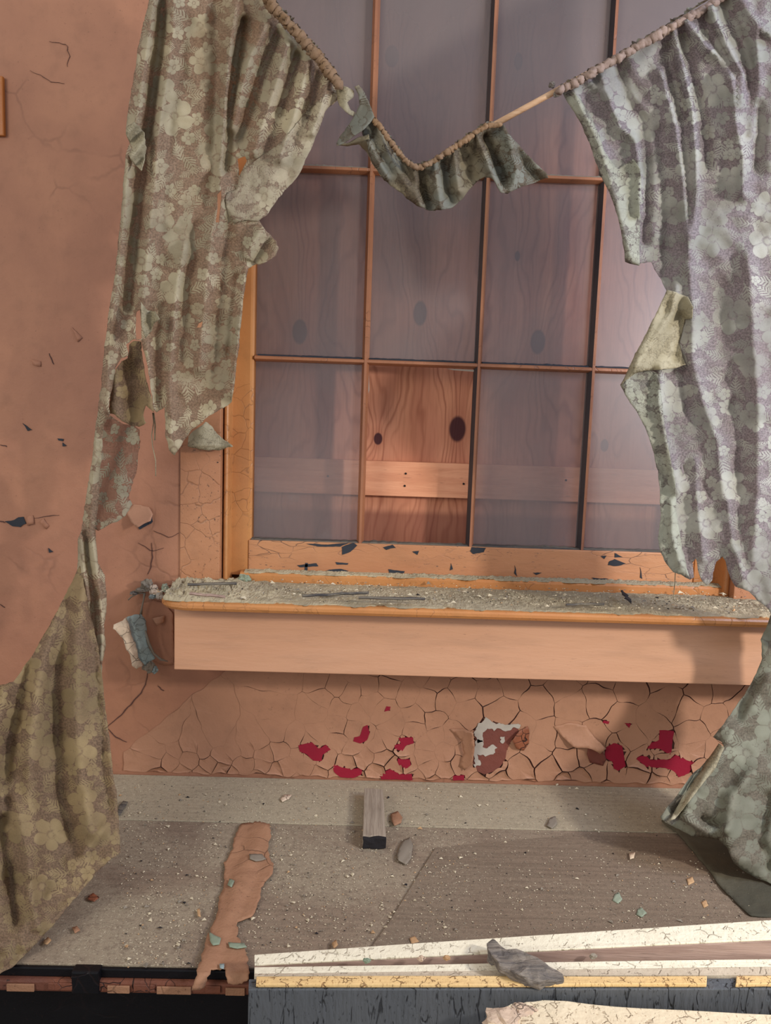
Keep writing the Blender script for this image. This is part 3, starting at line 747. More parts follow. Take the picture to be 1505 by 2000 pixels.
# bulging blister panel between the plaster curl and the apron
bl = [(272,1180),(300,1172),(322,1180),(338,1200),(339,1296),(318,1300),(296,1290),(284,1262),(276,1222)]
flap('blister', bl, [(305,1175),(312,1300)], .008, M_wall, lw, -.003)
sheet('blister', [(296,1208),(322,1202),(320,1216),(306,1222)], lambda px, py: -.012 - .006 * np.sin((px - 296) / 8), M_layer, lw, step=4, rag=.8, wr=.001)

# ---- hook or switch at the left edge
tag(box('switch_plate', P(-30, 200, 0).x, P(11, 200, 0).x, -.012, -.0005, P(0, 268, 0).z, P(0, 152, 0).z, M_brass, None, .003), 'ochre fitting on the wall at the far left edge, partly out of frame', 'wall fitting')

# ================================================================== DESK
yF = -.700; xDL, xDR = -1.0, 1.25
desk = empty('desk', (0, -.35, 0)); tag(desk, 'dusty dark desk or cabinet with a worn flat top standing under the window', 'desk')
seam = D(760, 1613, ZD).y
box('back_board', xDL, xDR, seam + .001, -.006, ZD - .02, ZD, M_deskback, desk, .0015)
box('top_board', xDL, xDR, yF + .004, seam - .001, ZD - .022, ZD - .001, M_desk, desk, .0015)
prism('veneer_sheet', [D(850, 1655, ZD + .003), D(1120, 1630, ZD + .003), D(1440, 1640, ZD + .003), D(1600, 1700, ZD + .003), D(1600, 1850, ZD + .003), D(722, 1853, ZD + .003), D(760, 1800, ZD + .003)], (0, 0, -.003), M_sheet, desk, .0006)
# dark front edge and the black carcass below it
box('edge_band', xDL, xDR, yF - .004, yF + .003, ZD - .019, ZD - .003, M_black, desk, .002)
box('lower_edge', xDL, xDR, yF - .012, yF + .004, ZD - .040, ZD - .0195, M_veneer, desk, .004)
box('edge_block', D(143, 1890, ZD).x, D(197, 1890, ZD).x, yF - .016, yF + .004, ZD - .041, ZD - .0002, M_black, desk, .003)
# cornered bits of orange veneer clinging to the front edge
for (a, b, c) in ((5, 60, 0), (88, 142, 1), (206, 250, 0), (258, 300, 1), (304, 372, 0), (400, 430, 1), (440, 478, 0)):
    x0, x1 = D(a, 1905, ZD).x, D(b, 1905, ZD).x
    box('veneer_chip', x0, x1, yF - .0155, yF - .0125, ZD - .038 + c * .004, ZD - .022 - (1 - c) * .003, M_peach if c == 0 else M_veneer, desk, .001)
box('carcass', xDL + .02, xDR - .02, yF + .06, -.02, .02, ZD - .023, M_void, desk, 0)
box('front_panel', xDL + .02, xDR - .02, yF + .03, yF + .055, .08, ZD - .05, M_black, desk, .004)
for x in (xDL + .03, xDR - .09):
    box('leg', x, x + .06, yF + .02, yF + .058, 0, .62, M_black, desk, .004)

# fallen strip of paint lying across the desk and over its front edge
strip = [(470,1608),(500,1604),(528,1608),(528,1632),(524,1662),(532,1688),(530,1705),(512,1728),(506,1756),(492,1786),(466,1800),(462,1828),(476,1850),(484,1870),(484,1912),(462,1924),(444,1922),(438,1890),(412,1895),(402,1920),(388,1936),(374,1934),(384,1900),(395,1860),(410,1815),(424,1780),(432,1740),(440,1700),(438,1682),(452,1662),(456,1636)]
def strip_h(px, py): return ZD + .004 + .006 * np.clip(np.sin(px / 17 + py / 40), 0, 1) - np.clip(py - 1902, 0, 60) * .0006
tag(sheet('paint_strip', strip, None, M_peach, None, step=5, rag=4.2, thick=.002, plane=strip_h, wr=.003, smooth=True), 'long ragged pinkish brown paint strip lying across the desk and over its front edge', 'paint flake')
ps = bpy.data.objects['paint_strip']
for pl, m in (([(408,1820),(418,1826),(432,1832),(428,1844),(416,1846),(410,1838)], M_greenflake), ([(446,1840),(476,1842),(482,1850),(464,1852),(448,1850)], M_greenflake), ([(428,1882),(438,1882),(436,1892),(429,1890)], M_blueflake), ([(448,1716),(458,1720),(452,1732),(444,1728)], M_greenflake), ([(486,1668),(512,1668),(520,1678),(500,1682),(488,1678)], M_greyflake)):
    sheet('stuck_flake', pl, None, m, ps, step=4, rag=1, thick=.001, plane=lambda px, py: strip_h(px, py) + .004, wr=.001)

# wooden block
bt = ZD + .026
tag(prism('wood_block', [D(711, 1538, bt), D(748, 1541, bt), D(753, 1634, bt), D(708, 1632, bt)], (0, 0, -.0255), M_block, None, .003, 2, .0015), 'short grey wooden block with a charred black end lying on the desk seam', 'wood block')
blk = bpy.data.objects['wood_block']
q = [D(708, 1630, bt - .002), D(753, 1632, bt - .002)]
a, b = [Vector((v_.x, D(730, 1633, bt).y - .0005, bt - .001)) for v_ in q]; prism('charred_end', [a + Vector((0, .001, 0)), b + Vector((0, .001, 0)), b + Vector((.0, -.006, 0)), a + Vector((0, -.006, 0))], (0, 0, -.0245), M_charred, blk, .002, 2, .003)

def chipo(name, pl, mat, label, cat='paint chip', h=.004, wr=.002, group='paint chips on the desk top'):
    return tag(sheet(name, pl, None, mat, None, step=4, rag=.9, thick=.0015, plane=lambda px, py: ZD + h + .003 * np.clip(np.sin(px / 9 + py / 13), 0, 1), wr=wr, seed=pl[0][0]), label, cat, group)
chipo('paint_chip', [(780,1655),(786,1642),(800,1634),(806,1650),(802,1676),(793,1688),(778,1680),(775,1670)], M_greyflake, 'oval grey paint chip on the desk to the right of the wooden block')
chipo('paint_chip', [(762,1590),(776,1584),(786,1596),(784,1606),(770,1612),(764,1602)], M_peach, 'tan crumbling paint chip beside the upper right of the wooden block')
chipo('paint_chip', [(548,1560),(556,1552),(570,1552),(564,1560),(552,1566)], M_cream, 'small cream flake on the back board, upper left of the wooden block')
chipo('paint_chip', [(1066,1612),(1074,1598),(1084,1594),(1088,1608),(1078,1618)], M_greyflake, 'upright grey flake on the seam of the desk right of centre')
chipo('paint_chip', [(172,1750),(182,1744),(194,1752),(184,1760),(172,1757)], M_veneer, 'rust-brown chip on the desk at the hem of the left curtain')
chipo('paint_chip', [(86,1836),(94,1830),(100,1836),(92,1844),(85,1842)], M_tanflake, 'ochre chip on the desk near the bottom left hem')
chipo('paint_chip', [(240,1564),(250,1566),(236,1590),(229,1594),(232,1574)], M_sliver, 'dark sliver of paint at the desk edge right against the left curtain hem')
chipo('paint_chip', [(648,1842),(656,1834),(660,1844),(652,1852)], M_tanflake, 'ochre chip just above the cream plank, left of the lifted veneer')
chipo('paint_chip', [(800,1832),(810,1828),(818,1838),(804,1842)], M_tanflake, 'orange chip at the cream plank edge below the veneer corner')
chipo('paint_chip', [(1200,1746),(1208,1742),(1214,1756),(1206,1764),(1196,1758)], M_greenflake, 'pale green chip on the bare right part of the desk')
chipo('paint_chip', [(1340,1716),(1352,1712),(1356,1722),(1344,1728)], M_tanflake, 'ochre chip on the desk near the mouldy right cloth')
chipo('paint_chip', [(1368,1762),(1378,1758),(1382,1768),(1374,1772)], M_tanflake, 'round tan chip near the lower edge of the mouldy right cloth')
chipo('paint_chip', [(1228,1666),(1240,1664),(1238,1676),(1230,1678)], M_cream, 'yellowish white chip on the right half of the desk below the seam')
chipo('paint_chip', [(1244,1776),(1252,1772),(1262,1782),(1252,1790),(1242,1786)], M_greenflake, 'grey-green curl close behind the cream plank at the right')
chipo('paint_chip', [(384,1776),(390,1774),(392,1790),(386,1788)], M_tanflake, 'yellow fleck on the desk left of the fallen paint strip')
chipo('paint_chip', [(140,1812),(150,1808),(156,1816),(146,1822)], M_peach, 'pinkish fleck on the lower left of the desk')

# dust, crumbs and grit nobody could count
random.seed(5)
def crumbs(name, n, gen, mat, sizes=(.0007, .0023)):
    v = []; f = []; fm = []
    for i in range(n):
        p = gen()
        if p is None: continue
        s = random.uniform(*sizes) * (1 + 1.6 * (random.random() > .95)); a = random.uniform(0, 6.28); b0 = len(v)
        k = [Vector((math.cos(a + t) * s * random.uniform(.6, 1.4), math.sin(a + t) * s * random.uniform(.5, 1.2), random.uniform(0, s * .5))) for t in (0, 1.9, 3.9)]
        v += [p + q for q in k] + [p + Vector((0, 0, s * random.uniform(.6, 1.1)))]
        mi = random.choices(range(len(mat)), [6, 3, 1, 1][:len(mat)])[0]
        for t in ((0, 1, 3), (1, 2, 3), (2, 0, 3), (2, 1, 0)): f.append(tuple(b0 + j for j in t)); fm.append(mi)
    o = mesh(name, v, f, mat)
    for p_, m_ in zip(o.data.polygons, fm): p_.material_index = m_
    return o
M_pale = paint('pale_crumb', (216, 204, 176), (190, 176, 148), .8); 
def gdesk():
    px = random.uniform(120, 1480); py = random.uniform(1530, 1890)
    if px > 900 and random.random() < .45: return None
    if py > 1855 - (px - 500) * .062 and px > 490: return None
    if py > 1650 and px < 235 and py > 1665 + (235 - px) * .95: return None
    z = ZD + (.0035 if px > 800 and py > 1660 else .0003)
    return D(px, py, z)
tag(crumbs('desk_crumbs', 7500, gdesk, [M_pale, M_greyflake, M_tanflake, M_charred]), 'pale crumbs of plaster, grit and dust scattered over the desk top', 'debris', None, 'stuff')

# ================================================================== DEBRIS ON THE SILL
def heap(name, x0, x1, y0, y1, zb, hf, mat, nx=160, ny=10, seed=0):
    v = []; f = []
    for i in range(nx + 1):
        for j in range(ny + 1):
            x = x0 + (x1 - x0) * i / nx; t = j / ny; yy = y0 + (y1 - y0) * t
            if j == 0: yy += .02 * mn.noise(Vector((x * 18, seed, 0))) + .008 * mn.noise(Vector((x * 90, seed, 0)))
            e = math.sin(math.pi * min(1, t * 1.0)) if j < ny else .2
            hh = hf(x) * (.35 + .65 * e) * (0.0 if j == 0 else 1) * (.55 + 1.0 * abs(mn.noise(Vector((x * 45, yy * 45, seed)))) + .6 * abs(mn.noise(Vector((x * 160, yy * 160, seed)))))
            v.append((x, yy, zb + hh))
    for i in range(nx):
        for j in range(ny): f.append((i * (ny + 1) + j, (i + 1) * (ny + 1) + j, (i + 1) * (ny + 1) + j + 1, i * (ny + 1) + j + 1))
    return mesh(name, v, f, mat)
tag(heap('sill_debris', xs0 + .012, xs1 - .03, yN + .012, .030, ZS, lambda x: .006 + .016 * max(0, min(1, (-.20 - x) / .2)), M_debris, 520, 30), 'gritty grey drift of plaster dust along the front of the window sill', 'debris', None, 'stuff')
tag(heap('stool_debris', P(480, 1125, .07).x, P(1400, 1160, .07).x, .038, YS - .001, ZS + .023, lambda x: .007, M_debris, 400, 10, 4), 'thin gritty ridge of dust at the foot of the sash rail', 'debris', None, 'stuff')
def gs():
    px = random.uniform(330, 1460); t = random.random(); 
    p = P(px, 1150, -.02); return Vector((p.x, yN + .015 + .22 * t, ZS + .005 + .008 * random.random()))
tag(crumbs('sill_crumbs', 1100, gs, [M_pale, M_greyflake, M_tanflake, M_charred], (.0012, .0035)), 'pale and dark crumbs lying in the dust on the window sill', 'debris', None, 'stuff')
def splinter(px0, py0, px1, py1, w, mat, label, lift=.022, y=None):
    a = D(px0, py0, ZS + lift); b = D(px1, py1, ZS + lift); d = (b - a); d.z = 0; nrm = Vector((-d.y, d.x, 0)).normalized() * w
    n = 14; v = []; f = []
    for i in range(n + 1):
        t = i / n; c = a + d * t; k = math.sin(math.pi * min(1, max(.08, t))) ** .4
        wob = .6 + .5 * mn.noise(Vector((t * 7, px0, 0))); hz = .003 * mn.noise(Vector((t * 4, px0, 3)))
        for s, h_ in ((-1, 0), (-.6, .003), (.5, .0035), (1, 0), (.2, -.003)): v.append(c + nrm * s * k * wob + Vector((0, 0, h_ + hz)))
    for i in range(n):
        for k in range(5): f.append((i * 5 + k, i * 5 + (k + 1) % 5, (i + 1) * 5 + (k + 1) % 5, (i + 1) * 5 + k))
    f += [tuple(range(5))[::-1], tuple(n * 5 + k for k in range(5))]
    return tag(mesh('wood_splinter', v, f, mat), label, 'splinter')
splinter(366, 1142, 462, 1140, .012, M_sliver, 'dark layered splinter at the left end of the sill beneath the casing', .034)
splinter(370, 1160, 440, 1166, .006, M_pinkwood, 'thin pale splinter lying in the drift at the left end of the sill', .030)
splinter(590, 1164, 720, 1158, .006, M_sliver, 'long thin grey splinter on the middle left of the sill', .020)
splinter(700, 1168, 830, 1170, .010, M_sliver, 'broad grey splinter on the middle of the sill', .020)
splinter(1105, 1182, 1180, 1180, .006, M_sliver, 'dark sliver on the right half of the sill', .016)
splinter(1316, 1186, 1344, 1190, .010, M_greyflake, 'grey flat chip on the sill near the hanging thread', .020)
splinter(1214, 1155, 1232, 1178, .010, M_putty, 'dark crumb lying over the inner moulding at the right of the sill', .024)
# lump with a pale shell at the left corner of the sash
def lump(name, c, r, mat, seed, parent=None):
    bm = bmesh.new(); bmesh.ops.create_icosphere(bm, subdivisions=3, radius=1)
    for v in bm.verts:
        k = 1 + .45 * mn.noise(v.co * 1.6 + Vector((seed, 0, 0))) + .25 * mn.noise(v.co * 4 + Vector((seed, 5, 0)))
        v.co = Vector((v.co.x * r[0], v.co.y * r[1], v.co.z * r[2])) * k + Vector(c)
    return bmobj(name, bm, mat, parent)
tag(lump('plaster_lump', P(476, 1130, .03), (.016, .012, .012), M_greenflake, 2), 'pale rounded plaster lump in the left corner below the sash', 'plaster lump')
tag(lump('plaster_lump', P(455, 1138, .0), (.022, .016, .010), M_debris, 5), 'crumbly tan plaster lump left of the pale one in the sill corner', 'plaster lump')

# ---- debris caught at the wall left of the sill and the curled plaster piece
cl = empty('cobweb_clump', P(300, 1150, -.02)); tag(cl, 'clump of plaster bits and web on the wall by the left sill end', 'debris clump')
for i, (a, b, rx, rz, m) in enumerate(((288, 1142, .014, .014, M_greyflake), (300, 1152, .012, .012, M_cream), (312, 1162, .010, .012, M_plaster), (298, 1164, .009, .008, M_blueflake), (322, 1148, .009, .010, M_greenflake), (276, 1152, .014, .006, M_greyflake), (262, 1158, .010, .005, M_bark), (330, 1156, .010, .008, M_debris))):
    lump('plaster_bit', P(a, b, -.022), (rx, .010, rz), m, i * 3.1, cl)
tube('web_strand', [P(a, b, -.02) for a, b in ((282,1158),(280,1172),(277,1186),(275,1200))], [.003, .002, .002, .004], M_greyflake, cl, 6, .5)
tube('web_strand', [P(a, b, -.02) for a, b in ((280,1158),(268,1160),(256,1166),(250,1172))], [.002, .0015, .002, .0015], M_greyflake, cl, 6, .5)

cp = empty('curled_plaster_piece', P(268, 1250, -.03)); tag(cp, 'curled plaster piece, cream and blue-green, hanging on the wall left of the sill apron', 'plaster piece')
def curl(px, py): return -.045 + .018 * np.abs((px - (262 + (py - 1215) * .22)) / 26)
sheet('blue_face', [(247,1206),(262,1200),(276,1200),(284,1212),(287,1232),(286,1250),(296,1272),(304,1286),(292,1292),(284,1300),(270,1288),(264,1262),(256,1236)], lambda px, py: curl(px, py) + .0, M_blueflake, cp, step=4, rag=1.8, wr=.006, thick=.003)
sheet('cream_back', [(222,1218),(236,1214),(247,1207),(256,1236),(264,1260),(272,1286),(280,1300),(266,1308),(258,1300),(254,1282),(246,1264),(238,1246),(228,1236),(222,1228)], lambda px, py: -.045 - .012 * np.clip((262 + (py - 1215) * .22 - px) / 26, 0, 1.4), M_cream, cp, step=4, rag=2.4, wr=.010, thick=.004)
lump('crumbled_tip', P(290, 1302, -.03), (.014, .010, .014), M_greyflake, 4, cp)
lump('crumbled_tip', P(302, 1308, -.028), (.008, .008, .009), M_blueflake, 8, cp)
tube('curled_rim', [P(a, b, -.04) for a, b in ((284,1232),(290,1256),(300,1276),(314,1288),(328,1292))], [.002, .003, .003, .004, .001], M_greyflake, cp, 6, .6)

# ================================================================== PLANKS LEANING ON THE DESK FRONT
def PZ(px, py, z): return D(px, py, z)
zl, zrr = ZD + .030, ZD + .075
def strip_top(l0, r0, l1, r1, zl0, zr0_, zl1=None, zr1=None, xl=497, xr=1620):
    """corner points: back-left, back-right, front-right, front-left"""
    zl1 = zl0 if zl1 is None else zl1; zr1 = zr0_ if zr1 is None else zr1
    k = (xr - 1505) / 1010
    e = lambda a, b: b + (b - a) * k
    return [D(xl, l0, zl0), D(xr, e(l0, r0), zr0_ + (zr0_ - zl0) * k), D(xr, e(l1, r1), zr1 + (zr1 - zl1) * k), D(xl, l1, zl1)]
DN = (0, 0, -.32)
def quad(bl, br, fr, fl, xl=497, xr=1640):
    """corners (pixel row, distance) at x=497 and x=1505, carried on to xr"""
    k = (xr - 1505) / 1010
    a_, b_, c_, d_ = P(xl, bl[0], bl[1]), P(1505, br[0], br[1]), P(1505, fr[0], fr[1]), P(xl, fl[0], fl[1])
    return [a_, b_ + (b_ - a_) * k, c_ + (c_ - d_) * k, d_]
A = quad((1864, -.722), (1796, -.722), (1834, -.762), (1883, -.742))
pa = prism('painted_plank', A, (0, 0, -.0035), M_white, None, .0015, 2, .0016); tag(pa, 'crackled white plank edge rising to the right, rearmost of the stack against the desk', 'plank')
prism('bare_face', [p + Vector((0, 0, -.0036)) for p in A], (0, 0, -.34), M_pinkwood, pa, .001)
B = quad((1888, -.768), (1873, -.768), (1888, -.784), (1901, -.783))
pb_ = prism('painted_plank', B, (0, 0, -.30), M_white, None, .0015, 2, .0016); tag(pb_, 'narrow white painted plank edge in the middle of the stack against the desk', 'plank')
prism('beige_rebate', quad((1901, -.7835), (1888, -.7845), (1904, -.801), (1906, -.790)), (0, 0, -.30), M_beige, pb_, .001, 1, .0008)
E_ = [P(486, 1905, -.803), P(1640, 1903, -.803), P(1640, 1925, -.825), P(485, 1926, -.825)]
pd = prism('slate_panel', [p + Vector((0, 0, -.006)) for p in E_], (0, 0, -.56), M_slate, None, .0015); tag(pd, 'dark slate-blue crackled panel standing in front of the plank stack', 'panel')
def bead_part(xa, xb):
    prism('yellow_bead', [P(xa, 1906, -.804), P(xb, 1905, -.804), P(xb, 1922, -.823), P(xa, 1922, -.823)], (0, 0, -.0058), M_yellow, pd, .0015, 2, .0014)
bead_part(500, 1380); bead_part(1437, 1640)
zb_ = P(1056, 1952, -.832).z
Fp = [D(x_, y_, zb_) for x_, y_ in ((958, 1978), (1000, 1962), (1056, 1952), (1250, 1968), (1640, 1990), (1700, 2200), (930, 2200), (950, 2010))]
pf = prism('cream_board', Fp, (0, 0, -.03), M_cream2, None, .002, 2, .0025); tag(pf, 'cream crackled board with a broken corner, nearest the camera at the bottom right', 'board')
lump('broken_corner', D(985, 1990, zb_ - .004), (.030, .022, .010), M_cream, 6, pf)
lump('broken_corner', D(1022, 1976, zb_ - .004), (.022, .015, .009), M_cream, 9, pf)
# bark-like wood fragment lying over the stack
wf_z = P(1000, 1856, -.745).z + .022
Wf = [D(952, 1838, wf_z), D(962, 1832, wf_z), D(990, 1850, wf_z), D(1050, 1872, wf_z), D(1104, 1900, wf_z - .01), D(1100, 1912, wf_z - .012), D(1070, 1916, wf_z - .01), D(1016, 1906, wf_z - .006), D(975, 1880, wf_z), D(950, 1858, wf_z)]
tag(prism('wood_fragment', Wf, (0, 0, -.016), M_bark, None, .003, 2, .006), 'weathered grey bark-like wood fragment lying across the white planks', 'wood fragment')
for a, b, m, t in ((716, 1876, M_greenflake, 'green'), (1022-200, 1872, M_cream, 'white'), (872, 1871, M_tanflake, 'tan'), (1158, 1868, M_greyflake, 'grey')):
    z = ZD + .050 if t != 'grey' else ZD + .05
    tag(lump('paint_crumb', P(a, b, -.766), (.006, .004, .004), m, a), t + {'green': ' crumb on the plank stack left of centre', 'white': ' crumb in the groove of the plank stack, left of the tan one', 'tan': ' crumb in the plank groove just left of the wood fragment', 'grey': ' crumb in the plank groove right of the wood fragment'}[t], 'paint chip')

# ================================================================== CURTAINS
YC = -.26           # the curtains hang just clear of the sill's nose
# ---------------- rod
rp = [(966, 243), (1085, 178), (1250, 88), (1400, 2), (1520, -66)]
rod = tube('curtain_rod', [P(a, b, YC - .004 - .03 * i / 4) for i, (a, b) in enumerate(rp)], .0058, M_rod, None, 14)
tag(rod, 'bare pale wooden curtain rod sloping up through the right curtain heading', 'curtain rod')

# ---------------- left curtain
lc = empty('lace_curtain', (-.5, YC, 2.5)); tag(lc, 'torn brownish lace curtain left of the window, its tail flared over the desk', 'curtain', 'ragged lace curtains')
ol = [(296,-30),(284,30),(270,90),(261,150),(250,215),(246,250),(252,280),(246,300),(243,340),(236,420),(230,480),(224,540),(214,600),(206,660),(198,740),(188,830),(176,920),(166,985),(158,1040),(160,1100),
      (188,1100),(186,1040),(192,985),(197,900),(202,830),(214,810),(212,790),(216,770),(222,745),(225,720),(236,700),(250,695),(246,672),(262,662),(275,664),(285,700),(292,740),(300,800),(306,806),(322,795),(322,850),(330,880),(340,890),(360,860),(376,838),(410,812),(445,790),(452,785),
      (460,730),(468,660),(474,590),(484,525),(500,516),(520,508),(538,500),(542,484),(530,462),(512,442),(506,430),(520,416),(545,380),(580,340),(606,290),(622,250),(636,215),(662,195),(660,172),(640,140),(600,100),(560,62),(530,20),(512,-30)]
holes = [[(266,610),(273,606),(276,640),(276,662),(266,662),(265,640)], [(423,380),(433,370),(431,400),(428,434),(421,434),(424,410)], [(464,310),(478,306),(482,314),(474,330),(466,344)], [(388,632),(396,628),(392,640),(384,640)], [(445,70),(470,30),(478,34),(460,90),(452,150),(448,200),(442,220),(448,160)][:8]]
FL = [([(300,0),(285,100),(272,200),(262,260)], .035, 15), ([(340,0),(338,60),(330,130),(318,200),(308,270),(302,360),(292,450),(283,540),(278,600)], .032, 13),
      ([(318,0),(310,100),(296,200),(285,300),(272,400),(260,500),(250,600)], -.030, 9), ([(250,300),(244,400),(234,500),(222,600),(212,700),(205,800)], .030, 12),
      ([(460,10),(448,100),(440,200),(432,300),(428,380)], .040, 10), ([(474,40),(458,130),(446,240),(438,330)], -.035, 9), ([(420,0),(425,120),(420,240),(424,330),(410,400)], -.02, 12),
      ([(520,50),(490,110),(470,180),(452,250)], .030, 12), ([(540,70),(512,140),(490,200),(470,270)], -.022, 9), ([(560,90),(540,160),(518,230),(495,300)], .026, 11),
      ([(580,110),(562,170),(545,220)], -.022, 8), ([(600,125),(588,180),(570,240),(545,310)], .024, 10), ([(620,145),(612,190),(600,230)], -.02, 7), ([(640,160),(628,205),(610,260)], .02, 9),
      ([(424,400),(410,480),(402,560),(395,640),(388,720)], .024, 14), ([(445,430),(440,520),(432,600),(424,700),(400,790),(360,860)], -.016, 13), ([(480,520),(470,600),(462,680),(452,770)], .030, 9), ([(465,540),(455,620),(448,700)], -.018, 7),
      ([(360,480),(345,560),(338,640),(330,740),(335,860)], .022, 12), ([(385,440),(372,520),(362,600),(352,700)], -.018, 11), ([(320,600),(312,680),(308,780)], -.018, 9), ([(285,670),(292,740),(298,800)], .022, 9), ([(215,760),(206,840),(200,900)], .028, 9), ([(188,860),(180,960),(176,1060)], .03, 9),
      ([(230,800),(250,760),(262,700)], .015, 14)]
FL2 = [(q, .006, w * .35) for q, a, w in FL if a > 0]
def depL(px, py):
    b = YC - .0 + 0 * px
    b = b + .13 * np.clip((py - 560) / 500, 0, 1)           # the tail hangs back against the wall
    return b - folds(px, py, FL) * np.clip(1.15 - py / 2200, .5, 1.1) * .85 - folds(px, py, FL2)
sheet('lace_panel', ol, depL, M_laceL, lc, holes=holes[:4], step=5.5, rag=1.8, wr=.007, thick=.0008)
# scalloped hem of the flap, sewn lace
hem = [(660,178),(655,196),(636,216),(622,252),(607,292),(582,342),(546,384),(522,418),(504,432),(478,430),(456,436),(448,424),(440,392),(444,376),(462,370),(466,346),(476,332),(500,312),(516,300),(540,285),(562,262),(585,235),(610,205),(636,185)]
o = sheet('lace_hem', hem, lambda px, py: depL(px, py) - .004, M_laceHem, lc, step=5, rag=1.4, wr=.006, thick=.0008, seed=1.0); o['label'] = 'scalloped paler lace hem'
# ragged tab lower left
o = sheet('torn_flap', [(250,700),(252,672),(262,666),(274,666),(278,700),(284,740),(294,772),(301,806),(282,790),(278,812),(284,826),(270,834),(252,830),(238,822),(226,812),(212,806),(214,780),(220,750),(226,722),(238,706)],
          lambda px, py: -.20 - .02 * np.sin(px / 11.0), M_laceLow, lc, step=5, rag=2.2, wr=.008)
o = sheet('torn_flap', [(276,590),(288,606),(302,608),(312,622),(300,632),(296,648),(284,660),(278,640),(276,612)], lambda px, py: -.29 - .012 * np.sin(px / 6), M_back, lc, step=4, rag=1.2, wr=.004)
o = sheet('torn_flap', [(248,248),(262,238),(280,258),(286,290),(280,318),(276,334),(262,322),(250,300),(258,290),(252,276),(246,262)], lambda px, py: -.30 - .012 * np.sin(px / 7 + py / 9), M_back, lc, step=4, rag=1.6, wr=.005)
o = sheet('torn_flap', [(538,470),(544,486),(538,500),(520,510),(504,518),(488,508),(476,500),(470,470),(484,446),(500,436),(512,442),(526,458)], lambda px, py: -.275 - .014 * np.sin(px / 8 + py / 14), M_laceL, lc, step=4, rag=1.8, wr=.006)
# thin threads at the ragged bottom
tube('loose_thread', [P(a, b, -.16) for a, b in ((298,806),(300,826),(296,850),(298,872),(304,900),(304,930))], .0011, M_back, lc, 5)
tube('loose_thread', [P(a, b, -.16) for a, b in ((300,806),(303,830),(302,860))], .0016, M_back, lc, 5)
# see-through flag of the tail
o = sheet('torn_flap', [(196,826),(216,812),(240,828),(262,832),(272,838),(274,862),(270,892),(266,924),(258,944),(252,972),(258,984),(246,1006),(228,1020),(208,1026),(190,1038),(180,1030),(182,1000),(190,940),(194,880)],
          lambda px, py: -.15 - .01 * np.sin(px / 14 + py / 60), lace('thin_lace', (150, 112, 94), (180, 172, 146), None, 12, 0, .55), lc, step=6, rag=2.0, wr=.006)
# gathered neck of the tail
FN = [([(166,1040),(172,1100),(180,1150),(184,1210),(188,1260)], -.016, 5), ([(178,1040),(186,1100),(196,1160),(200,1230),(197,1290)], .020, 7), ([(160,1050),(164,1110),(172,1170)], .016, 6)]
o = sheet('gathered_tail', [(152,1050),(164,1030),(184,1036),(188,1060),(192,1100),(204,1122),(208,1160),(208,1195),(203,1220),(207,1260),(199,1300),(198,1350),(200,1400),(194,1400),(188,1330),(182,1280),(172,1240),(166,1190),(158,1150),(151,1110)],
          lambda px, py: -.16 - folds(px, py, FN) - np.clip((py - 1100) / 300, 0, 1) * .10, M_laceL, lc, step=4.5, rag=1.4, wr=.006)
sheet('torn_flap', [(196,1120),(204,1124),(208,1170),(206,1200),(200,1192),(196,1160)], lambda px, py: -.15 + 0 * px, M_veneer, lc, step=4, rag=1, wr=.003)
# flared tail
FT = [([(150,1130),(120,1220),(105,1330),(110,1440),(120,1560),(150,1660)], -.030, 15), ([(160,1150),(150,1260),(150,1380),(160,1500),(180,1620)], .035, 20), ([(120,1200),(90,1280),(70,1360),(62,1450),(60,1560),(70,1700)], .045, 20),
      ([(60,1300),(40,1370),(20,1440),(10,1520)], -.035, 12), ([(180,1180),(186,1280),(196,1400),(204,1500),(215,1600)], -.018, 8), ([(10,1350),(-10,1420),(-20,1600)], .04, 14), ([(214,1600),(190,1640),(165,1665)], .02, 8), ([(30,1560),(50,1660),(62,1750),(75,1810)], .03, 12), ([(0,1600),(20,1700),(30,1800)], -.03, 12)]
def depT(px, py):
    t = np.clip((py - 1100) / 620, 0, 1.2); return -.17 - .40 * t ** 1.1 - .06 * np.clip((120 - px) / 200, 0, 1) - folds(px, py, FT) * .7
o = sheet('flared_tail', [(156,1104),(152,1112),(134,1150),(112,1192),(86,1240),(62,1282),(38,1316),(26,1332),(12,1336),(-40,1345),(-60,1350),(-70,1900),(0,1902),(30,1884),(56,1858),(84,1828),(110,1800),(138,1764),(168,1728),(200,1692),(235,1664),(233,1640),(232,1600),(227,1550),(219,1500),(214,1450),(206,1390),(200,1330),(190,1260),(180,1210),(168,1160),(160,1120)],
          depT, M_laceLow, lc, step=7, rag=1.6, wr=.010, onto=ZD, thick=.001)
# heading of the left curtain
def heading(name, pl, rad, mat, parent, y, seed, n=90):
    pp = resample(pl, n); pts = [P(a + 3 * mn.noise(Vector((i * .7, seed, 0))), b + 4 * mn.noise(Vector((i * .6, 3, seed))), y - .012 + .008 * mn.noise(Vector((i * .5, 1, seed)))) for i, (a, b) in enumerate(pp)]
    return tube(name, pts, [rad * (.7 + .6 * abs(mn.noise(Vector((i * .33, 8, seed))))) for i in range(n)], mat, parent, 12, .45, True, seed)
heading('heading', [(506,-30),(530,10),(560,44),(590,76),(618,108),(640,138),(662,166)], .0125, M_head, lc, -.275, 2.0)
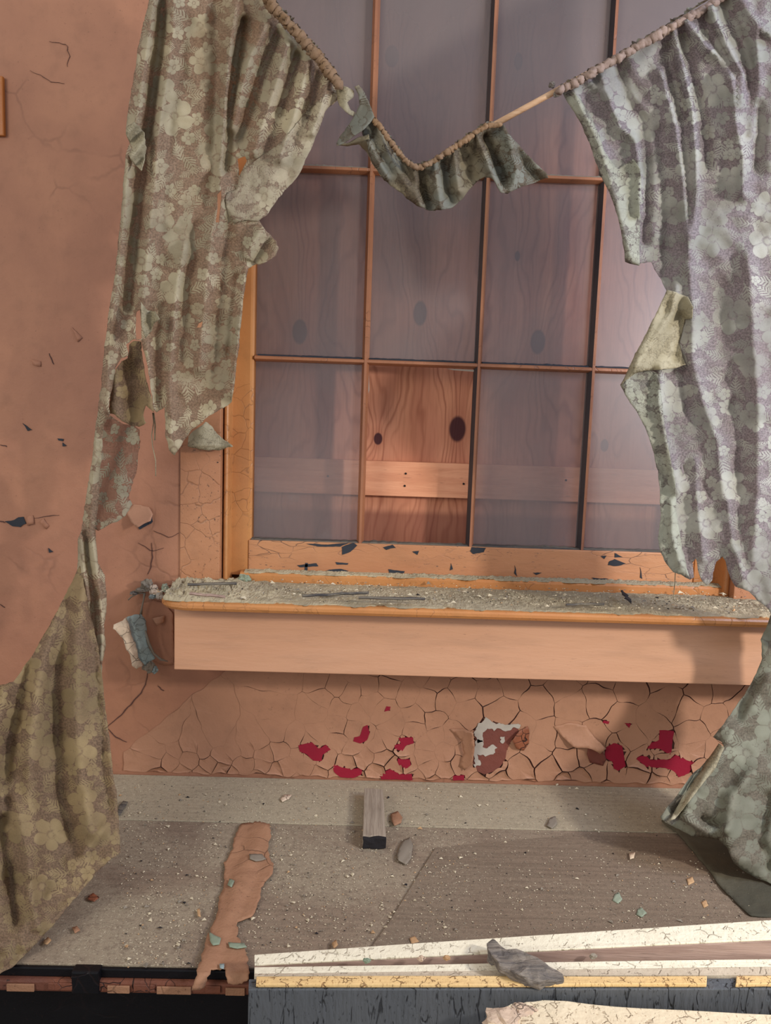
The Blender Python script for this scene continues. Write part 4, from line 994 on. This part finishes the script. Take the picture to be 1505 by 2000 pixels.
# little ruffle standing above the heading
def ruffle(name, pl, h, mat, parent, y, seed, n=150):
    pp = resample(pl, n); v = []; f = []; uv = []
    for i, (a, b) in enumerate(pp):
        q = pp[min(i + 1, n - 1)]; p0 = pp[max(i - 1, 0)]; dx, dy = q[0] - p0[0], q[1] - p0[1]; L = math.hypot(dx, dy) or 1; nx, ny = dy / L, -dx / L
        if ny > 0: nx, ny = -nx, -ny
        hh = h * (.35 + 1.1 * abs(mn.noise(Vector((i * .23, seed, 0)))))
        for k, t in enumerate((0, .5, 1)):
            w = .012 * t * math.sin(i * .85 + 1.5 * mn.noise(Vector((i * .1, seed, 2))))
            p = P(a + nx * hh * t + dx / L * 3 * t * math.sin(i * .5), b + ny * hh * t, y + w); v.append(p); uv.append((p.x, p.z))
    for i in range(n - 1):
        for k in range(2): f.append((i * 3 + k, i * 3 + k + 1, (i + 1) * 3 + k + 1, (i + 1) * 3 + k))
    return mesh(name, v, f, mat, parent, True, uv)
ruffle('ruffle', [(512,-30),(536,8),(566,42),(596,74),(624,106),(646,136),(664,162)], 14, M_strip, lc, -.272, 3.0)

# ---------------- scrap of curtain snagged on the casing
FS = [([(378,870),(412,868),(450,872)], .012, 6)]
tag(sheet('lace_scrap', [(368,852),(380,840),(392,832),(402,824),(414,832),(424,846),(436,858),(452,868),(456,872),(444,874),(430,880),(404,880),(384,876),(366,872)], lambda px, py: -.03 - folds(px, py, FS) - .01 * np.sin(px / 12), M_back, None, step=4, rag=1.4, wr=.006), 'small pale triangular scrap of lace caught on the left casing', 'cloth scrap')

# ---------------- torn strip dangling between the curtains
ts = empty('torn_valance', (.1, YC, 2.1)); tag(ts, 'torn narrow curtain strip sagging in a curve between the two curtains', 'valance')
FV = [([(735,235),(752,290),(790,350),(810,390)], .016, 10), ([(760,275),(800,340),(830,390)], -.022, 8), ([(800,325),(812,360),(822,400)], .026, 8), ([(822,330),(830,370),(836,405)], -.022, 7), ([(848,315),(852,360),(860,400)], .020, 9), ([(870,300),(872,345),(882,390)], -.018, 7),
      ([(885,292),(890,335),(895,370)], .022, 9), ([(905,280),(925,310),(925,345)], -.014, 10), ([(930,262),(945,300),(962,345),(978,374)], .036, 8), ([(948,270),(965,310),(985,350)], -.030, 9), ([(985,250),(1000,290),(1010,330),(998,372)], .022, 12), ([(1010,300),(1030,330),(1050,350)], -.02, 9), ([(720,280),(735,310),(755,345)], .03, 7)]
sv = [(706,244),(724,228),(740,236),(754,262),(772,288),(795,316),(818,326),(838,318),(858,306),(882,292),(905,274),(926,260),(946,246),(968,242),(984,242),(991,258),(1006,276),(1024,296),(1046,318),(1068,338),(1071,347),(1056,352),(1040,357),(1020,364),(1004,372),(990,378),(976,375),(968,360),(960,349),(946,346),(930,352),(918,368),(902,390),(884,404),(862,410),(838,411),(815,402),(794,388),(782,376),(762,362),(744,345),(728,322),(719,300),(716,276),(708,262)]
sheet('strip', sv, lambda px, py: -.27 - folds(px, py, FV), M_strip, ts, step=4.5, rag=1.8, wr=.008)
sheet('twisted_loop', [(656,176),(664,166),(678,170),(690,176),(690,190),(678,200),(684,214),(694,220),(690,228),(674,218),(662,206),(658,192)], lambda px, py: -.262 - .025 * np.sin((px - 656) / 12), M_back, ts, step=3.5, rag=.8, wr=.003)
sheet('twisted_loop', [(692,170),(700,166),(706,172),(714,186),(722,204),(730,228),(722,240),(706,256),(690,266),(676,276),(662,284),(656,280),(664,266),(676,250),(684,238),(694,222),(702,204),(700,186)], lambda px, py: -.285 - .02 * np.cos((px + py) / 22), M_strip, ts, step=4, rag=1, wr=.005)
sheet('twisted_loop', [(656,284),(680,280),(700,268),(720,262),(726,290),(738,312),(752,340),(744,344),(728,322),(716,298),(700,282),(676,286)], lambda px, py: -.262 - .02 * np.cos(py / 14), M_back, ts, step=4, rag=1, wr=.004)
heading('heading', [(728,232),(744,250),(760,274),(778,298),(798,320),(818,328),(838,320),(860,306),(884,290),(908,274),(930,258),(950,246),(978,243)], .0065, M_head, ts, -.285, 5.0, 120)
ruffle('ruffle', [(728,232),(744,250),(762,274),(780,298),(798,318),(818,324),(840,316),(862,302),(886,288),(908,270),(930,254),(950,243),(966,240)], 8, M_strip, ts, -.275, 7.0)

# ---------------- right curtain
rc = empty('lace_curtain', (.9, YC, 2.5)); tag(rc, 'torn pale bluish lace curtain on the sloping rod, right of the window', 'curtain', 'ragged lace curtains')
orr = [(1098,182),(1112,172),(1160,140),(1230,100),(1300,62),(1360,26),(1400,4),(1440,-30),(1570,-60),(1580,1260),(1520,1225),(1500,1190),(1478,1172),(1462,1156),(1448,1150),(1436,1146),(1426,1130),(1420,1112),(1416,1096),(1411,1088),(1398,1096),(1393,1112),(1390,1134),(1380,1144),(1368,1130),(1362,1112),(1358,1090),(1352,1100),(1354,1128),(1346,1132),(1330,1122),(1314,1118),(1300,1100),(1290,1078),(1284,1050),(1290,1010),(1288,960),(1284,920),(1276,884),(1262,840),(1240,800),(1220,770),(1211,752),(1218,740),(1228,722),(1240,690),(1262,650),(1284,606),(1300,568),(1290,545),(1276,520),(1272,512),(1250,514),(1246,519),(1220,512),(1218,490),(1212,450),(1202,410),(1186,370),(1168,330),(1150,280),(1134,240),(1112,208)]
FR = [([(1122,180),(1135,215),(1160,260),(1185,330),(1205,400),(1230,500)], .026, 14), ([(1150,160),(1178,180),(1200,220)], .016, 8), ([(1175,150),(1180,170),(1210,250),(1238,270),(1250,340),(1248,420)], .032, 8), ([(1205,125),(1225,190),(1258,240),(1262,330),(1258,470)], -.034, 11), ([(1215,115),(1240,170),(1256,190)], -.010, 8),
      ([(1250,100),(1285,75),(1290,140),(1302,190),(1318,250),(1330,330),(1338,420),(1345,500)][2:], .032, 10), ([(1310,60),(1316,60),(1332,130),(1348,200),(1356,280),(1360,370),(1352,460)][1:], .034, 9), ([(1300,90),(1316,160),(1334,230)], -.026, 8), ([(1332,70),(1350,140),(1372,220),(1384,320)], -.034, 10),
      ([(1340,40),(1376,90),(1420,125),(1430,170),(1436,240),(1450,310),(1450,380)], .036, 11), ([(1385,10),(1410,70),(1434,120),(1448,145),(1446,210)], .028, 8), ([(1365,20),(1400,90),(1425,135)], -.024, 8), ([(1410,0),(1440,60),(1465,130),(1478,220),(1480,330)], -.032, 12), ([(1440,-10),(1470,40),(1505,70)], .030, 10), ([(1475,60),(1480,150),(1470,260)], .022, 10), ([(1290,260),(1300,350),(1305,460),(1296,540)], -.020, 14),
      ([(1345,520),(1352,600),(1350,700),(1370,780),(1400,860),(1410,960)], .026, 16), ([(1320,560),(1310,610),(1280,660),(1240,720),(1218,752)], .030, 12), ([(1400,560),(1410,680),(1440,800),(1450,950)], -.020, 20), ([(1290,720),(1285,780),(1300,860),(1320,960)], .024, 11), ([(1335,700),(1338,760),(1342,800)], -.024, 8),
      ([(1460,500),(1470,640),(1480,800),(1478,960),(1470,1100)], .024, 20), ([(1310,980),(1312,1050),(1330,1110)], .016, 10), ([(1358,900),(1362,1000),(1372,1090)], .015, 12), ([(1420,980),(1430,1060),(1450,1130)], .016, 14)]
FR2 = [(q, .007, w * .33) for q, a, w in FR if a > 0]
def depR(px, py): return YC - .02 - .05 * np.clip((px - 1300) / 250, 0, 1) - folds(px, py, FR) * .62 - folds(px, py, FR2)
sheet('lace_panel', orr, depR, M_laceR, rc, holes=[[(1330,908),(1333,904),(1335,920),(1333,928),(1330,920)]], step=7, rag=1.6, wr=.007, thick=.0008)
o = sheet('lace_hem', [(1102,184),(1118,178),(1134,196),(1160,240),(1182,300),(1206,330),(1236,310),(1250,330),(1252,380),(1256,396),(1248,400),(1250,440),(1248,519),(1220,512),(1218,490),(1212,450),(1202,410),(1186,370),(1168,330),(1150,280),(1134,240),(1112,208)], lambda px, py: depR(px, py) - .004, M_laceRHem, rc, step=6, rag=1.3, wr=.006, thick=.0008); o['label'] = 'paler lace hem hanging free'
o = sheet('lace_hem', [(1211,752),(1220,740),(1240,728),(1262,722),(1282,728),(1290,760),(1296,820),(1306,880),(1318,940),(1320,1000),(1330,1060),(1346,1130),(1330,1122),(1314,1118),(1300,1100),(1290,1078),(1284,1050),(1290,1010),(1288,960),(1284,920),(1276,884),(1262,840),(1240,800),(1220,770)], lambda px, py: depR(px, py) - .004, M_laceRHem, rc, step=6, rag=1.3, wr=.006, thick=.0008)
# turned back fold showing the reverse
FB = [([(1300,570),(1270,640),(1236,710)], .022, 14), ([(1330,620),(1332,660),(1318,700)], -.016, 10)]
o = sheet('folded_flap', [(1302,566),(1320,570),(1342,580),(1352,600),(1350,622),(1336,624),(1332,650),(1326,668),(1330,690),(1338,712),(1320,718),(1290,722),(1262,724),(1240,730),(1222,742),(1212,752),(1226,722),(1240,690),(1262,650),(1284,606)], lambda px, py: depR(px, py) - .018 - folds(px, py, FB), M_back, rc, step=5, rag=1.0, wr=.004); o['label'] = 'turned-back corner showing the plain reverse'
heading('heading', [(1090,178),(1112,168),(1160,140),(1230,100),(1300,60),(1360,26),(1410,-4),(1460,-36)], .0095, M_headR, rc, -.290, 9.0, 120)
ruffle('ruffle', [(1090,174),(1130,152),(1190,118),(1240,88),(1300,52),(1350,20),(1400,-10)], 9, M_strip, rc, -.285, 11.0)
for i, (a, b) in enumerate(((1078,166),(1092,180),(1086,184),(1098,170))):
    lump('dust_knot', P(a, b, -.285), (.006, .006, .006), M_bark, i * 2.7, rc)
# foot of the right curtain
FD = [([(1505,1330),(1450,1400),(1400,1480),(1340,1560)], .020, 20), ([(1400,1455),(1360,1520),(1318,1585)], -.028, 8), ([(1480,1500),(1430,1560),(1420,1640)], .030, 18), ([(1340,1600),(1380,1625),(1420,1620)], .03, 10), ([(1370,1600),(1400,1612)], -.02, 7), ([(1500,1560),(1480,1640),(1500,1690)], -.02, 14), ([(1470,1340),(1440,1400)], -.015, 10)]
def depD(px, py):
    return -.27 - .16 * np.clip((py - 1380) / 300, 0, 1) - folds(px, py, FD)
o = sheet('fallen_foot', [(1580,1180),(1510,1190),(1486,1250),(1488,1286),(1470,1330),(1440,1376),(1404,1424),(1392,1440),(1408,1450),(1412,1458),(1380,1484),(1346,1520),(1320,1556),(1288,1596),(1300,1606),(1326,1620),(1350,1632),(1376,1636),(1400,1640),(1420,1656),(1428,1680),(1452,1702),(1480,1716),(1510,1728),(1590,1750)], depD, M_laceRLow, rc, step=7, rag=1.5, wr=.009, onto=ZD + .006, thick=.001); o['label'] = 'mouldy grey-green foot of the curtain lying on the desk'
sheet('turned_hem', [(1404,1452),(1414,1460),(1396,1500),(1370,1534),(1340,1572),(1318,1600),(1308,1602),(1330,1560),(1366,1510)], lambda px, py: depD(px, py) - .016, M_back, rc, step=5, rag=.9, wr=.004, onto=ZD + .01)
tube('loose_thread', [P(a, b, -.24) for a, b in ((1318,1118),(1317,1140),(1315,1160),(1314,1172))], .0010, M_back, rc, 5)
# dark sheet under the foot
tag(sheet('dark_cloth', [(1292,1602),(1320,1624),(1352,1660),(1388,1704),(1398,1722),(1420,1744),(1446,1772),(1466,1788),(1490,1790),(1600,1784),(1620,1600),(1400,1560),(1340,1570)], None, M_rag, None, step=7, rag=1.6, thick=.002, plane=lambda px, py: ZD + .0045 + .003 * np.clip(np.sin(px / 30 - py / 45), 0, 1), wr=.003), 'dark mouldy cloth lying flat on the desk under the foot of the right curtain', 'cloth')
